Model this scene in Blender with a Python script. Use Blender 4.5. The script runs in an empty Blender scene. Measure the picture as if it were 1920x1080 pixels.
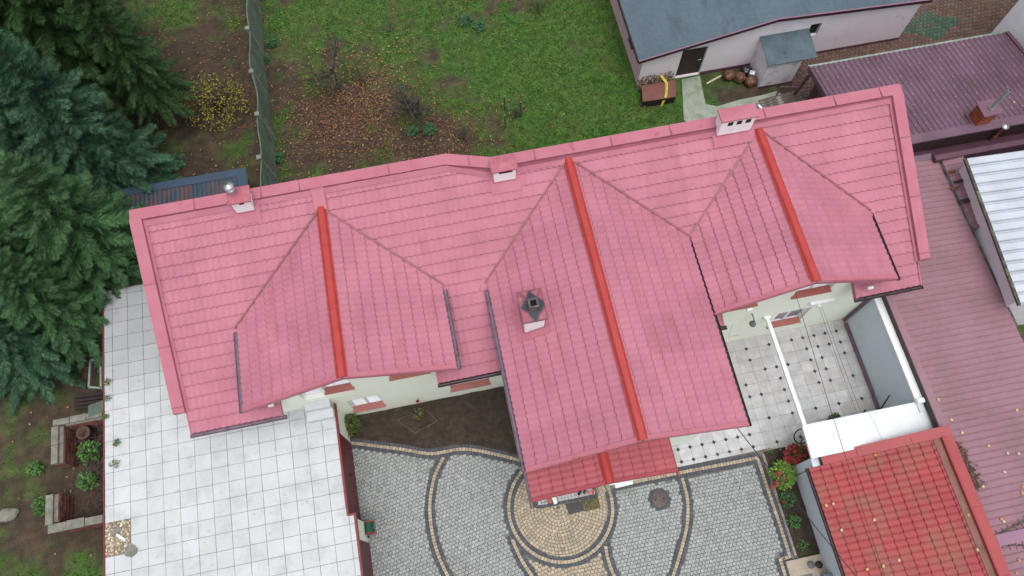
import bpy, bmesh, math, random
import numpy as np
from mathutils import Vector, Matrix, noise

# ------------------------------------------------------------------ camera
F, TILT, ROLL, YAW, H = 1440.0, .38133, -.01741, -.18383, 26.0
ROT = Matrix.Rotation(YAW, 3, 'Z') @ Matrix.Rotation(TILT, 3, 'X') @ Matrix.Rotation(ROLL, 3, 'Z')
scene = bpy.context.scene
C = scene.collection
cam = bpy.data.objects.new('camera', bpy.data.cameras.new('camera'))
C.objects.link(cam)
cam.data.sensor_width = 36.0
cam.data.lens = 36.0 * F / 1920.0
cam.data.clip_start, cam.data.clip_end = .1, 2000
cam.matrix_world = Matrix.Translation((0, 0, H)) @ ROT.to_4x4()
scene.camera = cam
# ------------------------------------------------------------------ sky, sun, exposure (overcast)
SUN_EL, SUN_AZ = math.radians(76), math.radians(168)      # azimuth clockwise from +Y
world = bpy.data.worlds.new('World'); scene.world = world; world.use_nodes = True
wn = world.node_tree.nodes; wl = world.node_tree.links
sky = wn.new('ShaderNodeTexSky'); sky.sky_type = 'NISHITA'; sky.sun_disc = False
sky.sun_elevation = SUN_EL; sky.sun_rotation = SUN_AZ
sky.air_density = 1.0; sky.dust_density = 6.0; sky.ozone_density = 1.0
hs = wn.new('ShaderNodeHueSaturation'); hs.inputs['Saturation'].default_value = .32
wl.new(sky.outputs[0], hs.inputs['Color'])
bg = wn['Background']; bg.inputs['Strength'].default_value = .15
wl.new(hs.outputs[0], bg.inputs['Color'])
sl = bpy.data.lights.new('sun', 'SUN'); sl.energy = .5; sl.angle = math.radians(70); sl.color = (1, .97, .92)
sun = bpy.data.objects.new('sun', sl); C.objects.link(sun)
sd = Vector((math.sin(SUN_AZ) * math.cos(SUN_EL), math.cos(SUN_AZ) * math.cos(SUN_EL), math.sin(SUN_EL)))
sun.rotation_euler = sd.to_track_quat('Z', 'Y').to_euler()
scene.view_settings.view_transform = 'Standard'; scene.view_settings.look = 'None'
scene.view_settings.exposure = .34; scene.view_settings.gamma = 1

# ------------------------------------------------------------------ helpers
def ray(px, py):
    return ROT @ Vector(((px - 960) / F, -(py - 540) / F, -1))
def at(px, py, z=0.0):
    d = ray(px, py); t = (z - H) / d.z
    return Vector((d.x * t, d.y * t, z))
def on(px, py, zf):
    d = ray(px, py); lo, hi = 10., 45.
    for _ in range(50):
        t = (lo + hi) / 2; p = d * t + Vector((0, 0, H))
        if p.z > zf(p.x, p.y): lo = t
        else: hi = t
    return p
def lerp(a, b, t): return a + (b - a) * t
def interp(x, pts):
    if x <= pts[0][0]: return pts[0][1]
    for (a, b), (c, d) in zip(pts, pts[1:]):
        if x <= c: return b + (d - b) * (x - a) / (c - a)
    return pts[-1][1]

class MB:
    def __init__(s): s.v = []; s.f = []; s.c = []; s.m = []; s.sm = []
    def face(s, pts, col=None, mi=0, smooth=False):
        n = len(s.v); s.v.extend([tuple(p) for p in pts]); s.f.append(tuple(range(n, n + len(pts))))
        s.c.append(col); s.m.append(mi); s.sm.append(smooth)
    def mesh(s, vs, fs, col=None, mi=0, smooth=False):
        n = len(s.v); s.v.extend([tuple(p) for p in vs])
        for f in fs:
            s.f.append(tuple(i + n for i in f)); s.c.append(col); s.m.append(mi); s.sm.append(smooth)
    def box(s, x0, x1, y0, y1, z0, z1, col=None, mi=0):
        vs = [(x, y, z) for z in (z0, z1) for y in (y0, y1) for x in (x0, x1)]
        s.mesh(vs, [(0, 2, 3, 1), (4, 5, 7, 6), (0, 1, 5, 4), (2, 6, 7, 3), (0, 4, 6, 2), (1, 3, 7, 5)], col, mi)
    def obox(s, c, size, rot=None, col=None, mi=0):
        a, b, d = size[0] / 2, size[1] / 2, size[2] / 2
        M = rot if rot is not None else Matrix.Identity(3)
        vs = [Vector(c) + M @ Vector((x, y, z)) for z in (-d, d) for y in (-b, b) for x in (-a, a)]
        s.mesh(vs, [(0, 2, 3, 1), (4, 5, 7, 6), (0, 1, 5, 4), (2, 6, 7, 3), (0, 4, 6, 2), (1, 3, 7, 5)], col, mi)
    def bar(s, a, b, w, h, up=(0, 0, 1), col=None, mi=0):
        a, b = Vector(a), Vector(b); d = (b - a); L = d.length; d.normalize()
        x = d.cross(Vector(up)); x = x.normalized() if x.length > 1e-6 else Vector((1, 0, 0)); z = x.cross(d)
        s.obox((a + b) / 2, (w, L, h), Matrix((x, d, z)).transposed(), col, mi)
    def tube(s, pts, r, n=8, col=None, mi=0, cap=True, smooth=True):
        pts = [Vector(p) for p in pts]; rs = r if isinstance(r, (list, tuple)) else [r] * len(pts)
        vs = []; prev = None
        for i, p in enumerate(pts):
            d = (pts[min(i + 1, len(pts) - 1)] - pts[max(i - 1, 0)]).normalized()
            if prev is None: x = d.orthogonal().normalized()
            else:
                x = prev - d * prev.dot(d)
                x = x.normalized() if x.length > 1e-6 else d.orthogonal().normalized()
            prev = x; y = d.cross(x)
            for k in range(n):
                a = 2 * math.pi * k / n
                vs.append(p + (x * math.cos(a) + y * math.sin(a)) * rs[i])
        fs = [(i * n + k, i * n + (k + 1) % n, (i + 1) * n + (k + 1) % n, (i + 1) * n + k) for i in range(len(pts) - 1) for k in range(n)]
        s.mesh(vs, fs, col, mi, smooth)
        if cap:
            s.face(vs[:n][::-1], col, mi); s.face(vs[-n:], col, mi)
    def lathe(s, c, prof, n=16, col=None, mi=0, smooth=True):
        vs = [(c[0] + r * math.cos(2 * math.pi * k / n), c[1] + r * math.sin(2 * math.pi * k / n), c[2] + z) for r, z in prof for k in range(n)]
        fs = [(i * n + k, i * n + (k + 1) % n, (i + 1) * n + (k + 1) % n, (i + 1) * n + k) for i in range(len(prof) - 1) for k in range(n)]
        s.mesh(vs, fs, col, mi, smooth)
    def prism(s, poly, axis, a, b, col=None, mi=0):
        """poly: 2-D outline, extruded along axis ('x': (y,z), 'y': (x,z), 'z': (x,y)) from a to b"""
        def P(u, w, t): return {'x': (t, u, w), 'y': (u, t, w), 'z': (u, w, t)}[axis]
        n = len(poly)
        A = [P(u, w, a) for u, w in poly]; B = [P(u, w, b) for u, w in poly]
        s.face(A, col, mi); s.face(B[::-1], col, mi)
        for i in range(n):
            j = (i + 1) % n; s.face([A[i], B[i], B[j], A[j]], col, mi)
    def build(s, name, mats, parent=None, clips=None, origin=None, fixn=False):
        o = Vector(origin) if origin is not None else (org(parent) if parent is not None else Vector((0, 0, 0)))
        me = bpy.data.meshes.new(name)
        me.from_pydata([(x - o.x, y - o.y, z - o.z) for x, y, z in s.v], [], s.f)
        mats = mats if isinstance(mats, (list, tuple)) else [mats]
        for m in mats: me.materials.append(m)
        me.polygons.foreach_set('material_index', s.m)
        me.polygons.foreach_set('use_smooth', s.sm)
        if any(c is not None for c in s.c):
            at_ = me.color_attributes.new('Col', 'FLOAT_COLOR', 'CORNER')
            arr = []
            for f, c in zip(s.f, s.c):
                c = c or (.5, .5, .5); arr.extend((c[0], c[1], c[2], 1.) * len(f))
            at_.data.foreach_set('color', arr)
        if clips or fixn:
            bm = bmesh.new(); bm.from_mesh(me)
            for co, no in clips or []:
                bmesh.ops.bisect_plane(bm, geom=bm.verts[:] + bm.edges[:] + bm.faces[:], plane_co=Vector(co) - o, plane_no=no, clear_outer=True)
            if fixn:
                bmesh.ops.remove_doubles(bm, verts=bm.verts[:], dist=1e-4)
                bmesh.ops.recalc_face_normals(bm, faces=bm.faces[:])
            bm.to_mesh(me); bm.free()
        me.update()
        ob = bpy.data.objects.new(name, me); C.objects.link(ob)
        if parent is not None: ob.parent = parent
        else: ob.location = o
        return ob
def org(o):
    v = Vector((0, 0, 0))
    while o is not None: v += o.location; o = o.parent
    return v
def tag(o, label, cat, group=None):
    o['label'] = label; o['category'] = cat
    if group: o['group'] = group
    return o
def thing(name, label, cat, loc=(0, 0, 0), group=None):
    o = bpy.data.objects.new(name, None); C.objects.link(o); o.location = loc; o.empty_display_size = .2
    return tag(o, label, cat, group)
def struct(o): o['kind'] = 'structure'; return o
def stuff(o): o['kind'] = 'stuff'; return o
def dup(root, loc, rotz=0., label=None, scale=1.):
    def cp(o, par):
        c = o.copy(); C.objects.link(c)
        if par is not None: c.parent = par
        for ch in [x for x in o.children]: cp(ch, c)
        return c
    r = cp(root, None); r.location = loc; r.rotation_euler = (0, 0, rotz); r.scale = (scale,) * 3
    if label: r['label'] = label
    return r

# ------------------------------------------------------------------ materials
def mat(name, col, rough=.6, var=.15, scale=6., bump=0., bscale=40., col2=None, spec=.5, metal=0., attr=False, detail=6., lo=.35, hi=.65, fine=0.):
    m = bpy.data.materials.new(name); m.use_nodes = True
    nt = m.node_tree; n = nt.nodes; l = nt.links
    b = n['Principled BSDF']; b.inputs['Roughness'].default_value = rough
    b.inputs['Specular IOR Level'].default_value = spec; b.inputs['Metallic'].default_value = metal
    tc = n.new('ShaderNodeTexCoord')
    nz = n.new('ShaderNodeTexNoise'); nz.inputs['Scale'].default_value = scale; nz.inputs['Detail'].default_value = detail
    l.new(tc.outputs['Object'], nz.inputs['Vector'])
    mp = n.new('ShaderNodeMapRange'); mp.inputs[1].default_value = lo; mp.inputs[2].default_value = hi
    l.new(nz.outputs[0], mp.inputs[0])
    if attr:
        a = n.new('ShaderNodeAttribute'); a.attribute_name = 'Col'
        mp.inputs[3].default_value = 1 - var; mp.inputs[4].default_value = 1 + var
        mx = n.new('ShaderNodeVectorMath'); mx.operation = 'SCALE'
        l.new(a.outputs['Color'], mx.inputs[0]); l.new(mp.outputs[0], mx.inputs['Scale'])
        out = mx.outputs[0]
    else:
        mx = n.new('ShaderNodeMix'); mx.data_type = 'RGBA'
        mx.inputs[6].default_value = (*col, 1)
        c2 = col2 or tuple(c * (1 - var * 2) for c in col)
        mx.inputs[7].default_value = (*c2, 1)
        l.new(mp.outputs[0], mx.inputs[0]); out = mx.outputs[2]
    if fine:
        n3 = n.new('ShaderNodeTexNoise'); n3.inputs['Scale'].default_value = scale * 9; n3.inputs['Detail'].default_value = 4
        l.new(tc.outputs['Object'], n3.inputs['Vector'])
        m3 = n.new('ShaderNodeMapRange'); m3.inputs[1].default_value = .3; m3.inputs[2].default_value = .7
        m3.inputs[3].default_value = 1 - fine; m3.inputs[4].default_value = 1 + fine
        l.new(n3.outputs[0], m3.inputs[0])
        v3 = n.new('ShaderNodeVectorMath'); v3.operation = 'SCALE'
        l.new(out, v3.inputs[0]); l.new(m3.outputs[0], v3.inputs['Scale']); out = v3.outputs[0]
    l.new(out, b.inputs['Base Color'])
    if bump:
        n2 = n.new('ShaderNodeTexNoise'); n2.inputs['Scale'].default_value = bscale; n2.inputs['Detail'].default_value = 5
        l.new(tc.outputs['Object'], n2.inputs['Vector'])
        bp = n.new('ShaderNodeBump'); bp.inputs['Strength'].default_value = bump; bp.inputs['Distance'].default_value = .02
        l.new(n2.outputs[0], bp.inputs['Height']); l.new(bp.outputs[0], b.inputs['Normal'])
    m['out'] = 1
    return m
def stain(m, col, scale, lo, hi, amount=.8, stretch=(1, 1, 1), detail=8):
    """adds a second layer of dirt with a shape of its own"""
    nt = m.node_tree; n = nt.nodes; l = nt.links; b = n['Principled BSDF']
    src = b.inputs['Base Color'].links[0].from_socket
    tc = n.new('ShaderNodeTexCoord'); mp = n.new('ShaderNodeMapping'); mp.inputs['Scale'].default_value = stretch
    l.new(tc.outputs['Object'], mp.inputs[0])
    nz = n.new('ShaderNodeTexNoise'); nz.inputs['Scale'].default_value = scale; nz.inputs['Detail'].default_value = detail; nz.inputs['Roughness'].default_value = .65
    l.new(mp.outputs[0], nz.inputs['Vector'])
    r = n.new('ShaderNodeMapRange'); r.inputs[1].default_value = lo; r.inputs[2].default_value = hi; r.inputs[4].default_value = amount
    l.new(nz.outputs[0], r.inputs[0])
    mx = n.new('ShaderNodeMix'); mx.data_type = 'RGBA'; mx.inputs[7].default_value = (*col, 1)
    l.new(r.outputs[0], mx.inputs[0]); l.new(src, mx.inputs[6]); l.new(mx.outputs[2], b.inputs['Base Color'])
    return m
M = {}
PINK, PORCH_RED, GAR_RED = (.405, .153, .206), (.350, .086, .104), (.305, .040, .046)
M['pink'] = stain(mat('pink_tile_sheet', (1, 1, 1), .6, .07, .9, .04, 60, attr=True, spec=.22, fine=.03), (.27, .085, .11), 2.0, .53, .76, .55, (1, .3, .5))
stain(M['pink'], (.16, .07, .07), 30., .69, .74, .7); stain(M['pink'], (.50, .22, .28), 1.3, .58, .74, .35, (1, .4, 1))
M['coping'] = stain(mat('pink_coping_sheet', (.41, .152, .195), .55, .06, 2., .03, 50, col2=(.39, .125, .17), spec=.25), (.30, .06, .07), 2.2, .62, .72, .75)
M['pinkflat'] = stain(mat('pink_flashing', (.40, .148, .195), .6, .06, 1.2, .04, 60, col2=(.34, .118, .16), spec=.22), (.26, .08, .10), 2.6, .58, .78, .5)
M['porchflat'] = mat('red_porch_trim', (.33, .065, .085), .55, .06, 2., spec=.25)
M['dirty_cap'] = stain(mat('pink_chimney_cap', (.42, .13, .17), .5, .1, 4., .05, 50, col2=(.34, .09, .12)), (.16, .06, .07), 5., .6, .75, .7)
M['soot_cap'] = mat('sooty_pink_cap', (1, 1, 1), .55, .18, 5., .06, 50, attr=True, fine=.12)
M['ridge'] = mat('red_ridge_cap', (.39, .050, .047), .5, .05, 3., .03, 50, col2=(.35, .04, .035), spec=.3)
M['porch'] = stain(mat('red_porch_tile', (1, 1, 1), .55, .07, 1.5, .04, 60, attr=True, spec=.25, fine=.03), (.22, .05, .06), 3., .6, .78, .5)
M['valley'] = stain(mat('valley_flashing', (.26, .09, .10), .5, .1, 4., .04, 50), (.12, .08, .06), 3., .55, .68, .8)
M['redtile'] = stain(mat('red_garage_tile', (1, 1, 1), .5, .10, 1.1, .05, 40, attr=True, spec=.3, fine=.06), (.19, .10, .065), .9, .46, .64, .65)
stain(M['redtile'], (.14, .035, .03), 6., .64, .70, .6)
M['redtrim'] = stain(mat('red_garage_trim', (.33, .045, .05), .5, .08, 1.5, .03, 40, col2=(.28, .04, .043)), (.24, .10, .07), 1.4, .58, .72, .6)
M['purple'] = stain(mat('faded_maroon_sheet', (.262, .140, .175), .6, .08, .7, .03, 40, col2=(.215, .115, .142), fine=.05), (.16, .14, .07), .7, .60, .78, .55, (.6, 1, 1))
M['purple_dark'] = stain(mat('dark_maroon_sheet', (.15, .085, .125), .42, .08, .9, .03, 40, col2=(.11, .058, .085), fine=.05), (.10, .09, .05), 3., .66, .78, .5)
M['maroon_trim'] = mat('maroon_trim', (.12, .055, .08), .5, .1, 2.)
M['board'] = mat('dark_brown_board', (.036, .018, .020), .6, .15, 3., .1, 30)
M['felt'] = stain(mat('bitumen_felt', (.085, .122, .155), .75, .08, .9, .25, 120, col2=(.065, .098, .13), fine=.1), (.030, .045, .058), .8, .54, .68, .75, (1, .35, 1))
M['felt2'] = stain(mat('bitumen_felt_pale', (.085, .125, .15), .8, .08, 2., .3, 90, col2=(.06, .09, .11), fine=.1), (.035, .045, .05), 3., .6, .7, .7)
M['felt_edge'] = mat('felt_edge_board', (.032, .016, .022), .6, .1, 3.)
M['lilac'] = stain(mat('lilac_render', (.76, .71, .78), .8, .05, 1.2, .1, 60, col2=(.71, .65, .71)), (.30, .23, .30), 1.5, .60, .78, .6)
M['lilac_pink'] = stain(mat('pink_render', (.62, .42, .47), .8, .06, 1.5, .1, 60, col2=(.56, .37, .41)), (.25, .17, .15), 2., .62, .75, .6)
M['cream'] = mat('cream_render', (.80, .84, .735), .8, .03, .8, .08, 80, col2=(.78, .82, .71))
M['white'] = mat('white_paint', (.70, .72, .74), .5, .03, 2., col2=(.72, .74, .77))
M['whitesheet'] = stain(mat('white_sheet', (.64, .68, .71), .45, .03, 1.5, .02, 30, col2=(.59, .63, .66)), (.33, .36, .37), 2.2, .58, .74, .5, (.5, 1, 1))
M['greywall'] = stain(mat('grey_wall', (.52, .59, .65), .75, .03, .8, .05, 60, col2=(.49, .56, .62)), (.28, .31, .33), 1.2, .6, .78, .5)
M['chimwhite'] = stain(mat('chimney_render', (.88, .89, .92), .8, .04, 3., .1, 60), (.4, .38, .4), 4., .64, .76, .6)
M['sill'] = mat('red_brown_sill', (.29, .062, .045), .45, .06, 3., col2=(.25, .052, .04))
M['frame'] = mat('white_pvc', (.72, .74, .78), .35, .02, 3.)
M['glass'] = mat('window_pane', (.30, .35, .42), .08, .1, 1.5, col2=(.14, .17, .22), spec=.8)
M['gutter'] = stain(mat('grey_brown_gutter', (.17, .12, .16), .45, .1, 4., col2=(.13, .09, .12)), (.03, .025, .02), 3., .56, .68, .9)
M['gutter_dark'] = stain(mat('dark_gutter', (.042, .022, .028), .4, .1, 4.), (.09, .08, .06), 5., .6, .7, .6)
M['dark'] = mat('dark_void', (.012, .011, .012), .9, .1, 3.)
M['darkred'] = stain(mat('dark_red_boards', (.115, .014, .02), .5, .1, 2., .05, 30, col2=(.09, .012, .016)), (.5, .42, .42), 9., .72, .8, .4, (.2, 1, 1))
M['fascia'] = stain(mat('dark_red_fascia', (.20, .018, .022), .5, .1, 3.), (.55, .5, .5), 8., .68, .74, .8, (1, .6, 1))
M['slab'] = mat('white_slab', (1, 1, 1), .7, .06, 1.2, .08, 60, attr=True, lo=.3, hi=.7)
stain(M['slab'], (.30, .31, .31), 1.5, .50, .74, .55); stain(M['slab'], (.17, .17, .155), 4.5, .60, .74, .55)
M['joint'] = stain(mat('dirty_joint', (.17, .17, .16), .9, .2, 6.), (.06, .07, .03), 2., .5, .6, .8)
M['stone'] = mat('cobble', (1, 1, 1), .8, .10, 7., .25, 70, attr=True, fine=.12)
stain(M['stone'], (.11, .13, .09), .55, .53, .70, .42)
M['jointsand'] = stain(mat('cobble_joint', (.19, .195, .185), .95, .2, 8.), (.09, .11, .06), 1., .54, .68, .45)
M['marble'] = mat('terrace_tile', (1, 1, 1), .35, .12, 3.2, .03, 50, attr=True, detail=8)
stain(M['marble'], (.29, .25, .22), 2.6, .58, .74, .35)
M['soil'] = mat('dark_soil', (.052, .038, .026), .95, .25, 5., .9, 25, col2=(.026, .02, .014), fine=.35)
M['ground'] = mat('ground', (1, 1, 1), .95, .28, 3., .9, 22, attr=True, fine=.38)
M['leafattr'] = mat('leaf', (1, 1, 1), .6, .12, 9., attr=True, spec=.3)
M['grass'] = mat('grass', (1, 1, 1), .6, .2, 2., attr=True, spec=.25)
M['needle'] = mat('spruce_needles', (1, 1, 1), .65, .25, 1.1, attr=True, spec=.2)
M['bark'] = mat('bark', (.11, .075, .062), .9, .25, 8., .6, 25)
M['twig'] = mat('bare_twigs', (.085, .072, .058), .9, .25, 8.)
M['cane'] = mat('cane', (.20, .165, .12), .8, .2, 8.)
M['concrete'] = stain(mat('mossy_concrete', (.30, .33, .29), .85, .12, 2.5, .3, 30, col2=(.23, .27, .21), fine=.12), (.13, .17, .08), 1.6, .52, .66, .7)
M['coping_c'] = stain(mat('concrete_coping', (.22, .22, .19), .9, .15, 5., .5, 30, fine=.15), (.15, .14, .10), 4., .5, .62, .7)
M['brick'] = mat('red_brick', (1, 1, 1), .9, .2, 6., .4, 40, attr=True)
M['fence'] = stain(mat('mossy_concrete_panel', (.105, .150, .118), .9, .15, 3., .4, 30, col2=(.07, .105, .08), fine=.15), (.12, .13, .035), 2.2, .48, .66, .6)
M['fence_post'] = stain(mat('fence_post', (.20, .23, .20), .9, .15, 5., .3, 30), (.12, .12, .05), 3., .5, .62, .7)
M['shed'] = stain(mat('rusty_blue_sheet', (.036, .062, .095), .55, .12, 1.6, .1, 30), (.105, .050, .042), 1.0, .44, .56, .85, (1, .5, 1))
M['bluesheet'] = mat('blue_flashing', (.035, .065, .105), .5, .08, 2.)
M['galv'] = stain(mat('galvanised_sheet', (.50, .55, .61), .4, .06, 1.2, .03, 30, metal=.15), (.30, .34, .37), 1.5, .66, .78, .6)
M['steel'] = mat('steel', (.62, .64, .66), .28, .1, 6., metal=.8)
M['zinc'] = mat('zinc_pipe', (.30, .36, .36), .45, .2, 5., metal=.3, col2=(.22, .27, .22))
M['orange'] = mat('orange_clinker', (1, 1, 1), .75, .15, 9., .3, 40, attr=True)
M['rust'] = mat('rust', (.16, .06, .035), .8, .2, 8.)
M['wood'] = stain(mat('weathered_wood', (.13, .10, .085), .85, .2, 5., .3, 30), (.35, .36, .38), 5., .55, .63, .7, (.4, 1, 1))
M['paleplank'] = mat('pale_plank', (.50, .45, .33), .7, .1, 5.)
M['bag_brown'] = mat('brown_bag', (.16, .075, .04), .35, .25, 5., .8, 14)
M['bag_dark'] = mat('dark_bag', (.03, .025, .035), .3, .25, 5., .8, 14)
M['plastic'] = mat('white_plastic', (.72, .76, .80), .4, .03, 4.)
M['boxbrown'] = stain(mat('brown_lid', (.17, .062, .05), .55, .12, 3.), (.09, .04, .035), 2., .55, .68, .6)
M['boxdark'] = mat('dark_box_side', (.02, .012, .014), .7, .15, 4.)
M['ribbon'] = mat('yellow_strap', (.50, .42, .03), .5, .12, 5.)
M['iron'] = mat('cast_iron', (.115, .088, .082), .6, .2, 9., .4, 40)
M['mat'] = mat('grey_mat', (.075, .075, .08), .95, .15, 30., .5, 120)
M['grid'] = mat('mat_grid', (1, 1, 1), .7, .1, 20., attr=True)
M['black'] = mat('black_rubber', (.014, .014, .015), .6, .1, 9.)
M['green'] = mat('green_hose', (.012, .10, .055), .45, .15, 12.)
M['redplastic'] = mat('red_plastic', (.45, .05, .05), .4, .08, 9.)
M['coral'] = mat('coral_plastic', (.70, .20, .18), .5, .08, 9.)
M['tan'] = mat('tan_slab', (.42, .36, .29), .85, .1, 4., .2, 40)
M['greycap'] = mat('grey_cap', (.12, .14, .145), .6, .1, 6.)
M['bluegrey'] = mat('blue_grey_bin', (.13, .19, .24), .5, .06, 4.)
M['stain_grey'] = mat('grey_fabric', (.16, .16, .18), .8, .15, 9.)

rng = random.Random(7)
def jit(c, a): k = 1 + rng.uniform(-a, a); return tuple(max(0, x * k * (1 + rng.uniform(-a, a) * .1)) for x in c)

# ------------------------------------------------------------------ generators
def tile_surface(mb, pos, nrm, width, length, pitch=.19, course=.35, amp=.016, step=.020, n=6, lo=None, off=0., hi=None, tone=None, gd=-.024):
    """pressed steel tiles: waves run up the slope, a scalloped lip at the foot of every course.
    pos(u, s) -> base point, nrm -> normal; s runs up the slope; lo(u)/hi(u) bounds of s"""
    nu = int(width / pitch * n) + 1
    us = [min(width, i * pitch / n) for i in range(nu)]
    if us[-1] < width: us.append(width)
    nc = int(math.ceil(length / course))
    sheet = {}
    def tcol(u, k):
        if tone is None: return None
        key = (int((u + off) / 1.116), k // 7)
        if key not in sheet: sheet[key] = rng.uniform(.95, 1.05)
        q = sheet[key] * (1 + .012 * math.sin(k * 12.9 + int(u / .186) * 78.2)); return tuple(c * q for c in tone)
    def w(u): return amp * (.5 + .5 * math.cos(2 * math.pi * (u + off) / pitch)) ** .8
    for k in range(nc):
        s0, s1 = k * course, (k + 1) * course
        rows = []
        for s, h, sc in ((s0 - .023, gd, 1), (s0 - .001, gd, 1), (s0, step * .9, 1), (s0 + .012, step, 1), (s0 + .16, step * .5, .3), (s1 - .024, 0., 1), (s1 - .023, gd, 1)):
            row = []
            for u in us:
                ss = s - sc * .015 * math.cos(2 * math.pi * (u + off) / pitch)
                ss = max(0 if s < .2 else ss, ss); ss = min(ss, length)
                row.append(Vector(pos(u, ss)) + nrm * (w(u) + h))
            rows.append(row)
        for r, sm in ((0, False), (1, False), (2, False), (3, True), (4, True), (5, False)):
            vs = rows[r] + rows[r + 1]; m = len(us); fs = []; b0 = len(mb.f)
            for i in range(m - 1):
                um = (us[i] + us[i + 1]) / 2
                if lo and s1 - course * .5 < lo(um): continue
                if hi and s0 > hi(um): continue
                fs.append((i, i + 1, m + i + 1, m + i))
            mb.mesh(vs, fs, None, 0, sm)
            if tone is not None:
                for q in range(b0, len(mb.f)): mb.c[q] = tcol(us[(mb.f[q][0] - mb.f[b0][0] if False else fs[q - b0][0])], k)
def rib_sheet(mb, o, U, S, width, length, prof, pitch, col=None, mi=0):
    """ribbed sheet: profile [(frac, h)] repeated along U, extruded along S"""
    o, U, S = Vector(o), Vector(U).normalized(), Vector(S).normalized(); N = U.cross(S).normalized()
    if N.z < 0: N = -N
    pts = []; k = 0
    while k * pitch < width:
        for f, h in prof:
            u = (k + f) * pitch
            if u <= width: pts.append((u, h))
        k += 1
    pts.append((width, prof[0][1]))
    A = [o + U * u + N * h for u, h in pts]; B = [a + S * length for a in A]
    m = len(pts)
    mb.mesh(A + B, [(i, i + 1, m + i + 1, m + i) for i in range(m - 1)], col, mi)
TRAP = [(0, 0), (.62, 0), (.70, .025), (.90, .025), (.98, 0)]
WAVE = [(i / 6, .014 + .014 * math.cos(2 * math.pi * i / 6)) for i in range(6)]
def stone(mb, cx, cy, w, h, ang, z, col, b=.007, t=.02):
    ca, sa = math.cos(ang), math.sin(ang)
    def P(x, y, zz): return (cx + x * ca - y * sa, cy + x * sa + y * ca, zz)
    w, h = w / 2, h / 2
    j = [rng.uniform(-.004, .004) for _ in range(8)]
    O = [P(-w + j[0], -h + j[1], z - t), P(w + j[2], -h + j[3], z - t), P(w + j[4], h + j[5], z - t), P(-w + j[6], h + j[7], z - t)]
    dz = [z + rng.uniform(-.002, .002) for _ in range(4)]
    I = [P(-w + b + j[0], -h + b + j[1], dz[0]), P(w - b + j[2], -h + b + j[3], dz[1]), P(w - b + j[4], h - b + j[5], dz[2]), P(-w + b + j[6], h - b + j[7], dz[3])]
    mb.face(I, col)
    for i in range(4): mb.face([O[i], O[(i + 1) % 4], I[(i + 1) % 4], I[i]], col)
def poly_in(p, poly):
    x, y = p; c = False
    for (a, b), (d, e) in zip(poly, poly[1:] + poly[:1]):
        if (b > y) != (e > y) and x < (d - a) * (y - b) / (e - b) + a: c = not c
    return c
def dist_poly(p, pl):
    best = 9e9
    for a, b in zip(pl, pl[1:]):
        ax, ay = a; bx, by = b; dx, dy = bx - ax, by - ay; L = dx * dx + dy * dy
        t = 0 if L == 0 else max(0, min(1, ((p[0] - ax) * dx + (p[1] - ay) * dy) / L))
        best = min(best, (p[0] - ax - t * dx) ** 2 + (p[1] - ay - t * dy) ** 2)
    return math.sqrt(best)
def catmull(pts, n=8):
    P = [pts[0]] + list(pts) + [pts[-1]]; out = []
    for i in range(1, len(P) - 2):
        p0, p1, p2, p3 = P[i - 1], P[i], P[i + 1], P[i + 2]
        for k in range(n):
            t = k / n
            out.append(tuple(.5 * (2 * p1[j] + (p2[j] - p0[j]) * t + (2 * p0[j] - 5 * p1[j] + 4 * p2[j] - p3[j]) * t * t + (-p0[j] + 3 * p1[j] - 3 * p2[j] + p3[j]) * t ** 3) for j in range(2)))
    out.append(tuple(pts[-1])); return out

exec_parts = []
# ================================================================== SETTING: ground
SLAB_X0, SLAB_X1 = -11.66, -4.49
def gnoise(x, y, s, o=0.): return noise.fractal(Vector((x * s + o, y * s - o, o)), 1., 2., 4)
def blob(x, y, cx, cy, rx, ry): return max(0., 1 - ((x - cx) / rx) ** 2 - ((y - cy) / ry) ** 2)
def soil_amount(x, y):
    """0 = lush grass, 1 = bare earth"""
    v = .33 + .62 * gnoise(x, y, .35, 3.) + .55 * gnoise(x, y, 1.3, 9.)
    if x < -6.3 and y > 11: v += .75 - .55 * min(1, max(0, (y - 23.5) / 2.5))       # bare earth west of the fence
    if -6.3 <= x < 2: v += .38 * max(0, 1 - (x + 6.3) / 2.2)
    v += .95 * blob(x, y, -3.2, 18.6, 2.6, 2.3) + .8 * blob(x, y, .6, 17.0, 2.8, 1.5) + .95 * blob(x, y, 4.8, 25.0, 2.6, 2.0)
    v -= .45 * blob(x, y, 5.0, 19.0, 4.5, 5.0) + .5 * blob(x, y, 7.6, 17.0, 2.2, 3.)
    if x < -11.5 and y < 12: v += .55 - .8 * blob(x, y, -14.6, 2.8, 3., 1.9) - .35 * blob(x, y, -15.6, 7, 1.0, 1.2)
    if x > 11.2 and 16 < y < 18: v += .15
    return v
G1, G2, SO, SO2 = (.034, .105, .012), (.058, .096, .017), (.062, .041, .026), (.036, .026, .017)
def ground_col(x, y):
    v = soil_amount(x, y); t = max(0, min(1, (v - .2) / .6))
    g = .5 + .6 * gnoise(x, y, .8, 5.)
    a = tuple(lerp(p, q, max(0, min(1, g))) for p, q in zip(G1, G2))
    b = tuple(lerp(p, q, max(0, min(1, .5 + .8 * gnoise(x, y, 1.1, 15.)))) for p, q in zip(SO, SO2))
    return tuple(lerp(p, q, t) for p, q in zip(a, b))
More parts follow.
